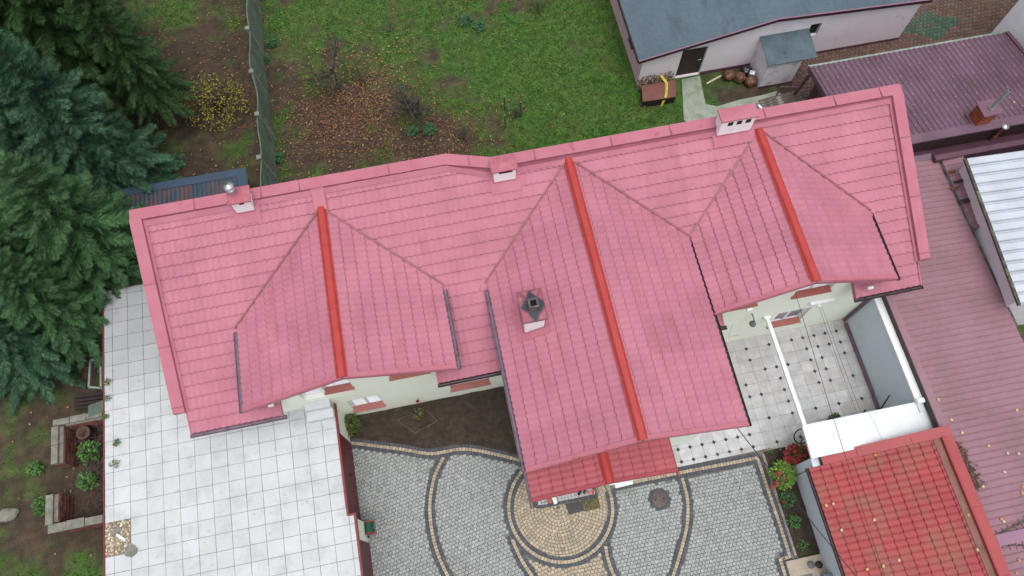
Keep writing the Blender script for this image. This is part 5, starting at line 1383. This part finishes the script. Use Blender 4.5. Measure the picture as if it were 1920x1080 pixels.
# ================================================================== THINGS IN THE YARD
t = thing('manhole_cover', 'round rusty iron manhole cover set in the cobbles', 'manhole cover', (5.16, 1.96, 0))
mb = MB()
for i in range(20):
    a = 2 * math.pi * i / 20; stone(mb, 5.16 + .325 * math.cos(a), 1.96 + .325 * math.sin(a), .10, .09, a + math.pi / 2, .012, jit(DARK, .2))
mb.build('surround', M['stone'], t)
mb = MB(); mb.lathe((5.16, 1.96, 0), [(.275, -.02), (.275, .012), (.262, .016), (.255, .006), (.248, .014), (0, .014)], 40)
for r in (.06, .12, .18): mb.lathe((5.16, 1.96, 0), [(r, .0135), (r + .012, .02), (r + .024, .0135)], 40)
lid = mb.build('cover', M['iron'], t)
for s in (-1, 1):
    mb = MB(); mb.box(5.16 + s * .13 - .02, 5.16 + s * .13 + .02, 1.93, 1.99, .0145, .0215); mb.build('lifting_slot', M['black'], lid)
def mat_poly(z, pts): return [at(px, py, z) for px, py in pts]
mb = MB(); q = mat_poly(.03, ((1060, 945), (1067, 965), (1097, 957), (1090, 939)))
mb.prism([(v.x, v.y) for v in q], 'z', .012, .03); tag(mb.build('door_mat', M['mat'], origin=q[0], fixn=True), 'plain dark grey door mat before the porch step', 'door mat', 'door mats at the porch')
t = tag(None or bpy.data.objects.new('door_mat', None), 'black grid door mat with coloured knobs before the porch step', 'door mat', 'door mats at the porch'); C.objects.link(t)
q = mat_poly(.03, ((1090, 937.5), (1096, 959), (1126, 953), (1121, 931))); t.location = (q[0].x, q[0].y, 0)
mb = MB(); mb.prism([(v.x, v.y) for v in q], 'z', .012, .028, (.02, .02, .02))
for i in range(20):
    for j in range(14):
        u, v = (i + .5) / 20, (j + .5) / 14
        p = q[0].lerp(q[3], u).lerp(q[1].lerp(q[2], u), v)
        mb.box(p.x - .007, p.x + .007, p.y - .007, p.y + .007, .028, .036, rng.choice([(.45, .38, .05), (.35, .06, .05), (.05, .22, .08), (.45, .38, .05), (.10, .10, .10)]))
mb.build('mesh', M['grid'], t, fixn=False)
p = at(1169, 905, .06); mb = MB(); mb.obox((p.x, p.y, .06), (.62, .24, .08), Matrix.Rotation(.03, 3, 'Z')); ob = mb.build('lid', M['plastic'], origin=(p.x, p.y, 0)); bv = ob.modifiers.new('bevel', 'BEVEL'); bv.width = .035; bv.segments = 3; bv.limit_method = 'ANGLE'
tag(ob, 'white rounded plastic lid lying by the porch wall', 'lid')
p = at(1039.5, 938, .2); mb = MB(); mb.obox((p.x, p.y, .22), (.115, .24, .14), Matrix.Rotation(.12, 3, 'Z')); tag(mb.build('white_block', M['plastic'], origin=(p.x, p.y, .15)), 'small white block on the dark rim of the porch step', 'block')
p = at(1031, 939, .2); mb = MB(); mb.obox((p.x, p.y, .2), (.12, .18, .1), Matrix.Rotation(.1, 3, 'Z')); tag(mb.build('brick', M['sill'], origin=(p.x, p.y, .15)), 'red brick on the porch step beside the white block', 'brick')
def shoe(px, py, ang, m, label, sc=1., two=None):
    p = at(px, py, .17); t = thing('shoe', label, 'shoe', (p.x, p.y, .14), 'shoes on the porch step')
    ca, sa = math.cos(ang), math.sin(ang)
    def W(x, y, z): return (p.x + (x * ca - y * sa) * sc, p.y + (x * sa + y * ca) * sc, .14 + z * sc)
    ol = [(-.13, 0), (-.12, .035), (-.05, .035), (.03, .045), (.10, .042), (.135, .015), (.135, -.015), (.10, -.042), (.03, -.045), (-.05, -.035), (-.12, -.035)]
    n = len(ol); vs = [W(x, y, 0) for x, y in ol] + [W(x, y, .03) for x, y in ol]
    mb = MB(); mb.mesh(vs, [tuple(range(n))[::-1]] + [(i, (i + 1) % n, n + (i + 1) % n, n + i) for i in range(n)] + [tuple(range(n, 2 * n))]); mb.build('sole', M['black'] if two is None else two, t)
    mb = MB(); hgt = lambda x: .10 if x < -.03 else lerp(.10, .05, (x + .03) / .165)
    up = [W(x * .94, y * .92, .031) for x, y in ol] + [W(x * .9, y * .8, hgt(x) * .7) for x, y in ol] + [W(x * .8 - .01, y * .5, hgt(x)) for x, y in ol]
    mb.mesh(up, [(k * n + i, k * n + (i + 1) % n, (k + 1) * n + (i + 1) % n, (k + 1) * n + i) for k in range(2) for i in range(n)] + [tuple(range(2 * n + 3, 2 * n + 9))], None, 0, True)
    mb.build('upper', m, t)
shoe(1088, 921, .9, M['black'], 'black shoe, leftmost on the porch step', 1.1); shoe(1097, 917, 1.1, M['stain_grey'], 'grey slipper between the black shoe and the white trainer', 1.2)
shoe(1105, 914.5, .2, M['plastic'], 'white trainer under the eave on the porch step', 1.25, M['plastic']); shoe(1104, 923, -.6, M['coral'], 'coral sandal, left one of the pair', .9, M['coral']); shoe(1112, 921, 1.4, M['coral'], 'coral sandal, right one of the pair', .9, M['coral'])
shoe(1116, 912, .7, M['stain_grey'], 'grey shoe at the eastern end of the porch step', 1.1)
# hose reel cart
t = thing('hose_reel', 'red hose reel cart with wound green hose by the garage wall', 'hose reel', (at(690, 990).x, at(690, 990).y, 0))
cx, cy, cz = at(691, 990, .3).x, at(691, 990, .3).y, .30
mb = MB(); mb.tube([(cx, cy - .16, cz), (cx, cy + .16, cz)], .12, 20)
for i in range(11): mb.tube([(cx + .165 * math.cos(a), cy - .14 + i * .028, cz + .165 * math.sin(a)) for a in [2 * math.pi * k / 20 for k in range(21)]], .017, 6, cap=False)
mb.build('hose', M['green'], t)
for s in (-1, 1):
    mb = MB(); mb.tube([(cx + .20 * math.cos(a), cy + s * .18, cz + .2 * math.sin(a)) for a in [2 * math.pi * k / 24 for k in range(25)]], .016, 6, cap=False); mb.bar((cx - .19, cy + s * .18, cz), (cx + .19, cy + s * .18, cz), .02, .02); mb.bar((cx, cy + s * .18, cz - .19), (cx, cy + s * .18, cz + .19), .02, .02, (1, 0, 0)); mb.build('reel_flange', M['redplastic'], t)
    mb = MB(); mb.tube([(cx - .12, cy + s * .235, .09), (cx - .12, cy + s * .265, .09)], .09, 16); mb.build('wheel', M['black'], t)
mb = MB()
for s in (-1, 1): mb.tube([(cx + .22, cy + s * .215, .05), (cx - .02, cy + s * .215, cz), (cx - .2, cy + s * .20, .62), (cx - .28, cy + s * .14, .72)], .014, 6)
mb.tube([(cx - .28, cy - .14, .72), (cx - .30, cy, .73), (cx - .28, cy + .14, .72)], .014, 6); mb.tube([(cx + .22, cy - .215, .05), (cx + .22, cy + .215, .05)], .014, 6)
mb.build('frame', M['steel'], t)
mb = MB(); mb.obox((cx - .2, cy - .24, .06), (.09, .06, .05)); mb.build('connector', M['redplastic'], t)

# ================================================================== TREES
def branch_template(r, L, cols):
    """a spruce bough: spine along +x, drooping; twigs as kites with needle spikes"""
    V, Fc, Cl = [], [], []
    def sp(t): return np.array([L * t * (1 - .06 * t), 0, L * (.10 * t - .42 * t * t + .16 * t ** 3)])
    n = max(6, int(L / .085))
    for i in range(1, n + 1):
        t = i / n
        if t < .12: continue
        p = sp(t); tan = sp(min(1, t + .02)) - sp(t - .02); tan /= np.linalg.norm(tan)
        for s in (-1, 1):
            for rep in range(2 if t > .35 else 1):
                lt = min(.62, (.62 * (1 - t) * L * .55 + .16)) * r.uniform(.65, 1.1)
                if rep: lt *= .6
                d = tan * r.uniform(.55, 1.0) + np.array([0, s * r.uniform(.5, 1.0), 0]) + np.array([0, 0, r.uniform(-.42, .12)]); d /= np.linalg.norm(d)
                nrm = np.array([r.uniform(-.35, .35), r.uniform(-.35, .35), 1.]); sd = np.cross(d, nrm); sd /= np.linalg.norm(sd)
                col = r.choice(cols); k = r.uniform(.7, 1.25); col = tuple(c * k for c in col)
                w = .022 + .01 * r.random()
                b = len(V); V += [p, p + d * lt * .45 + sd * w, p + d * lt, p + d * lt * .45 - sd * w]; Fc.append((b, b + 1, b + 2, b + 3)); Cl.append(col)
                m = max(2, int(lt / .052))
                for j in range(m):
                    u = (j + .6) / m; q = p + d * lt * u; l2 = (.15 * (1 - u) + .055) * r.uniform(.8, 1.25)
                    for s2 in (-1, 1):
                        e = d * r.uniform(.6, 1.0) + sd * s2 * r.uniform(.6, .95) + np.array([0, 0, r.uniform(-.3, .25)]); e /= np.linalg.norm(e); f = np.cross(e, np.array([r.uniform(-.5, .5), r.uniform(-.5, .5), 1.])); f /= np.linalg.norm(f)
                        b = len(V); ww = .015; kk = r.uniform(.85, 1.25) * (1.2 if u > .6 else 1)
                        V += [q - f * ww * .6, q + f * ww * .6, q + e * l2]; Fc.append((b, b + 1, b + 2)); Cl.append(tuple(c * kk for c in col))
    return np.array(V), Fc, Cl
def spruce_mesh(seed, h, R, clear, cols, dens=1.):
    r = random.Random(seed); T = [branch_template(r, L, cols) for L in (.5, .9, 1.4, 2.0, 2.6, 3.2)]; TL = [.5, .9, 1.4, 2.0, 2.6, 3.2]
    Vs, Fs, Cs = [], [], []; base = 0; z = clear
    while z < h - .15:
        f = (z - clear) / (h - clear); L0 = R * (1 - f) ** .85 + .22
        nb = max(5, int((6 + 5 * (1 - f)) * dens)); a0 = r.uniform(0, 6.28)
        for i in range(nb):
            L = L0 * r.uniform(.72, 1.12); k = min(range(6), key=lambda q: abs(TL[q] - L)); tv, tf, tcl = T[k]; sc = L / TL[k]
            a = a0 + 2 * math.pi * i / nb + r.uniform(-.25, .25); pitch = lerp(.02, -.75, f ** 1.4) + r.uniform(-.12, .12); roll = r.uniform(-.25, .25)
            Rm = np.array(Matrix.Rotation(a, 3, 'Z') @ Matrix.Rotation(pitch, 3, 'Y') @ Matrix.Rotation(roll, 3, 'X'))
            Vs.append(tv @ Rm.T * sc + np.array([0, 0, z + r.uniform(-.12, .12)])); Fs += [tuple(q + base for q in ff) for ff in tf]; base += len(tv)
            g = r.uniform(.75, 1.25); Cs += [tuple(c * g for c in cc) for cc in tcl]
        z += .30 - .06 * f
    V = np.concatenate(Vs); me = bpy.data.meshes.new('crown'); me.from_pydata(V.tolist(), [], Fs); me.materials.append(M['needle'])
    arr = []
    for f, c in zip(Fs, Cs): arr.extend((c[0], c[1], c[2], 1.) * len(f))
    me.color_attributes.new('Col', 'FLOAT_COLOR', 'CORNER').data.foreach_set('color', arr); me.update()
    return me
NG = [(.038, .092, .036), (.048, .112, .042), (.031, .076, .032), (.068, .138, .056)]      # yellowish green
NBL = [(.033, .090, .047), (.042, .104, .053), (.027, .073, .039), (.064, .130, .078)]     # bluish
ND = [(.034, .078, .024), (.048, .096, .030), (.026, .060, .020)]                          # dark
MESH = {'g': spruce_mesh(1, 9., 3.0, .6, NG), 'b': spruce_mesh(2, 9., 2.7, .6, NBL), 'd': spruce_mesh(3, 10., 3.2, 1.7, ND)}
BASEH = {'g': 9., 'b': 9., 'd': 10.}
def spruce(kind, x, y, h, label, rz, sx=1.):
    s = h / BASEH[kind]; t = thing('spruce_tree', label, 'tree', (x, y, 0), 'spruces at the west side of the garden')
    c = bpy.data.objects.new('crown', MESH[kind]); C.objects.link(c); c.parent = t; c.scale = (s * sx, s * sx, s); c.rotation_euler = (0, 0, rz)
    mb = MB(); mb.tube([(x, y, -.1), (x, y, .25), (x + .01, y, h * .5), (x, y, h * .98)], [.24 * s, .14 * s, .08 * s, .015], 10); mb.build('trunk', M['bark'], t)
spruce('d', -9.95, 20.0, 10.5, 'dark green spruce with bare lower trunk beside the yellow shrub', .3, .42)
spruce('d', -12.4, 21.2, 10.8, 'broad dark green spruce left of the bare trunk', 1.1, .85)
spruce('d', -13.4, 22.6, 11.5, 'dark green spruce at the top left corner behind the blue ones', 1.9)
spruce('b', -11.7, 17.2, 9.0, 'blue green spruce in front of the bare dark trunk', .8, .9)
spruce('b', -14.1, 18.6, 9.5, 'blue green spruce at the left edge, farther from the house', 2.1, .95)
spruce('g', -11.6, 13.5, 8.2, 'yellowish green spruce nearest the house corner and blue shed', 4.2, .92)
spruce('g', -14.3, 14.4, 9.2, 'large mid green spruce at the left edge facing the house corner', .2)
spruce('b', -14.8, 10.9, 6.2, 'blue green spruce with tips over the grey corrugated lean-to', 3.3, 1.0)
spruce('g', -13.0, 11.6, 6.6, 'green spruce leaning its boughs on the slab roof corner', 5.2, .9)
# bare fruit trees
def bare_tree(name, x, y, h, label, seed, spread=1., stems=1, n=5, r0=.06, lean=(0, 0), group='bare trees on the lawn'):
    r = random.Random(seed); t = thing(name, label, 'tree', (x, y, 0), group); tr_m = MB(); tw = MB()
    def grow(p, d, L, rad, lev):
        k = 4; pts = [p]; q = Vector(p)
        for i in range(k):
            d = (d + Vector((r.uniform(-.2, .2), r.uniform(-.2, .2), r.uniform(-.08, .12)))).normalized(); q = q + d * L / k; pts.append(q.copy())
        (tr_m if lev < 2 else tw).tube(pts, [rad * (1 - .45 * i / k) for i in range(k + 1)], 6 if lev < 2 else 3, cap=False)
        if lev >= (4 if n < 4 else 3): return
        for i in range(n if lev else n + 1):
            b = pts[r.randint(1 if lev else 2, k)]; e = (d * .7 + rdir(r) * 1.0 * spread).normalized(); e.z = abs(e.z) * .6 + .1
            grow(b, e.normalized(), L * r.uniform(.5, .78), rad * .48, lev + 1)
    for s in range(stems):
        grow(Vector((x, y, -.05)), Vector((lean[0] + r.uniform(-.3, .3) * (stems > 1), lean[1] + r.uniform(-.3, .3) * (stems > 1), 1)).normalized(), h * .42, r0, 0)
    tr_m.build('trunk', M['twig'], t); tw.build('twigs', M['twig'], t)
p = at(637, 165); bare_tree('fruit_tree', p.x, p.y, 3.6, 'leafless fruit tree over the brown leaf litter nearest the fence', 4, 1., r0=.10)
p = at(683, 155); bare_tree('fruit_tree', p.x, p.y, 1.9, 'thin pale leafless sapling between the two bare fruit trees', 8, .8, r0=.045, n=3)
p = at(785, 210); bare_tree('fruit_tree', p.x, p.y, 3.0, 'forked leafless fruit tree near the pink parapet jog', 12, 1.1, stems=2, r0=.085)
p = at(940, 225); bare_tree('currant_bush', p.x + .6, p.y, 1.0, 'low leafless bush with dry straw by the lawn posts', 21, 1.3, stems=5, r0=.015, n=3, group='bare bushes on the lawn')
p = at(870, 262); bare_tree('currant_bush', p.x, p.y, .9, 'low leafless bush just behind the pink parapet', 22, 1.3, stems=5, r0=.014, n=3, group='bare bushes on the lawn')
p = at(1010, 25); bare_tree('currant_bush', p.x, p.y, 1.2, 'leafless bush in brown litter at the top of the lawn', 23, 1.2, stems=5, r0=.015, n=3, group='bare bushes on the lawn')
p = at(730, 60); bare_tree('currant_bush', p.x, p.y, 1.0, 'small leafless bush on the upper left of the lawn', 26, 1.2, stems=3, r0=.012, n=3, group='bare bushes on the lawn')
for px, py, lab in ((946, 205, 'thin post with pale top, left post by the dry bush'), (976, 216, 'thin post with pale top, right post by the dry bush'), (947, 240, 'thin post with pale top, nearest the house of three')):
    p = at(px, py); mb = MB(); mb.tube([(p.x, p.y, 0), (p.x, p.y, .85)], .022, 6); ob = tag(mb.build('post', M['twig'], origin=(p.x, p.y, 0)), lab, 'post', 'posts on the lawn'); mb = MB(); mb.tube([(p.x, p.y, .85), (p.x, p.y, .90)], .03, 6); mb.build('post_top', M['fence_post'], ob)
# shrub with yellow leaves
p = at(410, 205); t = thing('shrub', 'wide shrub losing yellow leaves between spruces and fence', 'shrub', (p.x, p.y, 0)); mb = MB()
for i in range(60):
    a = rng.uniform(0, 6.28); R = rng.uniform(.3, 1.25); hh = rng.uniform(.7, 1.7)
    mb.tube([(p.x, p.y, 0), (p.x + R * .4 * math.cos(a), p.y + R * .4 * math.sin(a), hh * .6), (p.x + R * math.cos(a), p.y + R * math.sin(a), hh)], [.016, .01, .004], 4, cap=False)
mb.build('stems', M['twig'], t); mb = MB()
for i in range(1500):
    a = rng.uniform(0, 6.28); q = math.sqrt(rng.random()); z = (1.75 * math.sqrt(max(0, 1 - (q * .93) ** 2))) * rng.uniform(.25, 1.0)
    x, y = p.x + 1.38 * q * math.cos(a), p.y + 1.2 * q * math.sin(a)
    if (y - p.y) > .15 and rng.random() < .62: continue
    col = rng.choice([(.26, .21, .018), (.32, .27, .025), (.16, .14, .02), (.10, .09, .02), (.20, .19, .03), (.07, .075, .02)])
    mb.face(leaf_pts((x, y, z), rdir(), Vector((0, 0, 1)), rng.uniform(.06, .11), .055), jit(col, .25))
mb.build('leaves', M['leafattr'], t)
# low broad-leaved clumps and bushes on the ground
for px, py, r, lab in ((805, 245, .28, 'bluish green leafy clump under the forked bare tree'), (775, 248, .2, 'small green leafy clump left of the forked bare tree'), (872, 40, .34, 'bright green leafy clump near the top of the lawn'), (900, 52, .25, 'small leafy clump beside the upper lawn clump'), (523, 298, .22, 'green leafy clump at the foot of the mossy fence'), (510, 83, .2, 'green tuft beside the upper stretch of the fence'), (497, 113, .2, 'green tuft at the fence foot below the upper one')):
    p = at(px, py); plant('leafy_clump', lab, 'plant', (p.x, p.y, -.04), r, .25, 130, [(.025, .085, .04), (.035, .11, .045), (.05, .12, .03)], (.13, .06), group='leafy clumps on the ground')
for px, py, r, h, lab in ((178, 850, .4, .7, 'green bush growing inside the northern brick ruin'), (170, 905, .35, .5, 'green bramble between the two brick ruins'), (84, 950, .32, .4, 'pale green rhubarb like plant outside the southern ruin'), (70, 880, .25, .3, 'dark green plant left of the northern ruin')):
    p = at(px, py); plant('bush', lab, 'bush', (p.x, p.y, 0), r, h, 220, [(.05, .13, .03), (.075, .17, .035), (.04, .09, .025)], (.11, .07), group='bushes by the brick ruins')
mb = MB()
for i in range(170):
    x, y = rng.uniform(-13.3, -11.9), rng.uniform(5.1, 7.9); a = rng.uniform(0, 6.28); L = rng.uniform(.3, 1.0)
    mb.tube([(x, y, rng.uniform(.02, .3)), (x + L * .5 * math.cos(a), y + L * .5 * math.sin(a), rng.uniform(.15, .5)), (x + L * math.cos(a + .3), y + L * math.sin(a + .3), rng.uniform(.02, .35))], .009, 4, cap=False)
tag(stuff(mb.build('brushwood', M['bark'])), 'dry brushwood heaped between the two brick ruins', 'brushwood')

# ================================================================== GRASS AND FALLEN LEAVES
def free(x, y):
    if -11.9 < x < -4.4 and y < 12.2: return False
    if x > -8.9 and y < 12.2: return False
    if x > 8.55 and y > 17.8: return False
    if x > 14.2: return False
    if -11.3 < x < -6.6 and 13.9 < y < 16: return False
    if 10.2 < x < 11.3 and 15.5 < y < 18: return False
    if 11 < x < 13.9 and 15.5 < y < 16.3: return False
    return True
mb = MB(); cnt = 0
while cnt < 42000:
    x, y = rng.uniform(-17, 14), rng.uniform(1.5, 28)
    if not free(x, y): continue
    s = soil_amount(x, y)
    if rng.random() < (s - .12) / .5: continue
    cnt += 1; z = -.04 + (.035 * gnoise(x, y, .7, 2.) if y > 13 and x < 9.5 else 0)
    g = .5 + .6 * gnoise(x, y, .8, 5.); col = tuple(lerp(p, q, max(0, min(1, g))) for p, q in zip((.037, .132, .013), (.074, .150, .022)))
    if rng.random() < .12: col = (.12, .12, .04)
    col = jit(col, .5)
    if rng.random() < .08: col = (.10, .24, .03)
    for b in range(3):
        a = rng.uniform(0, 6.28); hh = rng.uniform(.04, .09); w = .010; dx, dy = math.cos(a), math.sin(a); lx, ly = rng.uniform(-.06, .06), rng.uniform(-.06, .06)
        mb.face([(x - dy * w, y + dx * w, z), (x + dy * w, y - dx * w, z), (x + lx, y + ly, z + hh)], col)
tag(stuff(mb.build('grass', M['grass'])), 'uneven green grass of the garden and yard edges', 'grass')
mb = MB(); cnt = 0
LB = [(.115, .052, .036), (.15, .066, .04), (.08, .04, .03), (.18, .08, .04), (.105, .062, .052)]; LY = [(.26, .16, .04), (.24, .115, .035), (.28, .21, .08), (.19, .095, .035)]
while cnt < 9000:
    k = rng.random()
    if k < .42: x, y = rng.gauss(-3.0, 1.35), rng.gauss(18.8, 1.25); pal = LB if rng.random() < .86 else LY
    elif k < .58: x, y = rng.gauss(.4, 1.6), rng.gauss(17.1, .95); pal = LB if rng.random() < .8 else LY
    elif k < .74: x, y = rng.gauss(4.6, 1.6), rng.gauss(24.7, 1.0); pal = LB
    elif k < .82: x, y = rng.gauss(-2.4, 1.6), rng.gauss(20.8, 1.3); pal = LY
    elif k < .92: x, y = rng.uniform(-11.5, -4.8), rng.uniform(14, 27); pal = LY if rng.random() < .7 else LB
    else: x, y = rng.uniform(-16, 9), rng.uniform(3, 27); pal = LY
    if not free(x, y): continue
    cnt += 1; z = -.005 + (.035 * gnoise(x, y, .7, 2.) if y > 13 and x < 9.5 else 0) + rng.uniform(0, .04)
    a = rng.uniform(0, 6.28)
    mb.face(leaf_pts((x, y, z), Vector((math.cos(a), math.sin(a), rng.uniform(-.3, .3))), Vector((rng.uniform(-.5, .5), rng.uniform(-.5, .5), 1)), rng.uniform(.06, .115), rng.uniform(.04, .075), rng.uniform(-.3, .4)), jit(rng.choice(pal), .3))
tag(stuff(mb.build('leaf_litter', M['leafattr'])), 'brown and yellow fallen leaves scattered over the lawn and bare earth', 'leaf litter')
mb = MB()
for i in range(420):                                            # heap of brown leaves along the red garage edge
    px = rng.gauss(0, 1); k = rng.random(); X = lerp(1785, 1828, k) + abs(rng.gauss(0, 7)) ; Y = lerp(835, 915, k) + rng.gauss(0, 3)
    q = on(X, Y, pf); a = rng.uniform(0, 6.28)
    if q.x < 13.70: continue
    mb.face(leaf_pts((q.x, q.y, q.z + rng.uniform(.03, .09)), Vector((math.cos(a), math.sin(a), rng.uniform(-.3, .3))), Vector((rng.uniform(-.5, .5), rng.uniform(-.5, .5), 1)), .09, .06, .2), jit(rng.choice([(.10, .06, .045), (.14, .08, .055), (.07, .045, .04)]), .25))
tag(stuff(mb.build('leaf_litter', M['leafattr'])), 'strip of brown dead leaves against the raised red garage edge', 'leaf litter')
# single leaves on the roofs
def maple(col, s=.085):
    me = MB(); n = 10; pts = []
    for i in range(n):
        a = 2 * math.pi * i / n; r = s * (1. if i % 2 == 0 else .55) * rng.uniform(.8, 1.1); pts.append((r * math.cos(a), r * math.sin(a), rng.uniform(0, .018)))
    for i in range(n): me.face([(0, 0, .012), pts[i], pts[(i + 1) % n]], jit(col, .12))
    return me
zq = lambda a, b: (1400 + a / 3.177, 740 + b / 3.177)
PAL, ORA = (.62, .50, .22), (.50, .20, .05)
LV = [(maple((.66, .52, .22)), PAL), (maple((.62, .53, .30)), PAL), (maple(ORA), ORA)]
def leaf(px, py, zf, k, label, group, dz=.045):
    q = on(px, py, zf); mb = maple((.50, .38, .16) if k == 0 else (.52, .46, .28) if k == 1 else (.52, .22, .05), (.062, .056, .06)[k])
    mb.v = [(x + q.x, y + q.y, z + q.z + dz) for x, y, z in mb.v]
    tag(mb.build('fallen_leaf', M['leafattr'], origin=(q.x, q.y, q.z + dz)), label, 'leaf', group)
for a, b, k in [(1138, 30, 0), (1604, 93, 0), (1216, 152, 1), (1279, 228, 0), (1437, 306, 0), (1550, 350, 1), (1616, 352, 1), (1532, 462, 1), (1402, 548, 1), (1413, 730, 0), (1498, 925, 0), (1527, 757, 1)]:
    leaf(*zq(a, b), pf, k, 'pale yellow leaf lying on the faded maroon ribbed roof', 'yellow leaves on the faded maroon roof')
for a, b in [(1640, 550), (1638, 587), (1512, 740), (1617, 987), (1604, 1062)]:
    leaf(*zq(a, b), pf, 2, 'orange leaf lying on the faded maroon ribbed roof', 'orange leaves on the faded maroon roof')
for a, b, k in [(470, 661, 0), (511, 651, 1), (755, 746, 0), (561, 808, 1), (1315, 719, 0), (1368, 925, 0), (901, 987, 1), (809, 1021, 0), (713, 1040, 0)]:
    leaf(*zq(a, b), lambda x, y: rzf(x), k, 'pale yellow leaf lying on the weathered red tile roof', 'yellow leaves on the red tile roof', .065)
leaf(*zq(762, 362), lambda x, y: rzf(x), 2, 'orange leaf under the north coping of the red tile roof', 'orange leaf on the red tile roof', .06)
leaf(1804, 85, lambda x, y: trh(y), 2, 'orange leaf high on the dark maroon ribbed roof', 'leaves on the dark maroon roof'); leaf(1900, 193, lambda x, y: trh(y), 0, 'yellow leaf on the dark maroon roof right of the brick chimney', 'leaves on the dark maroon roof')
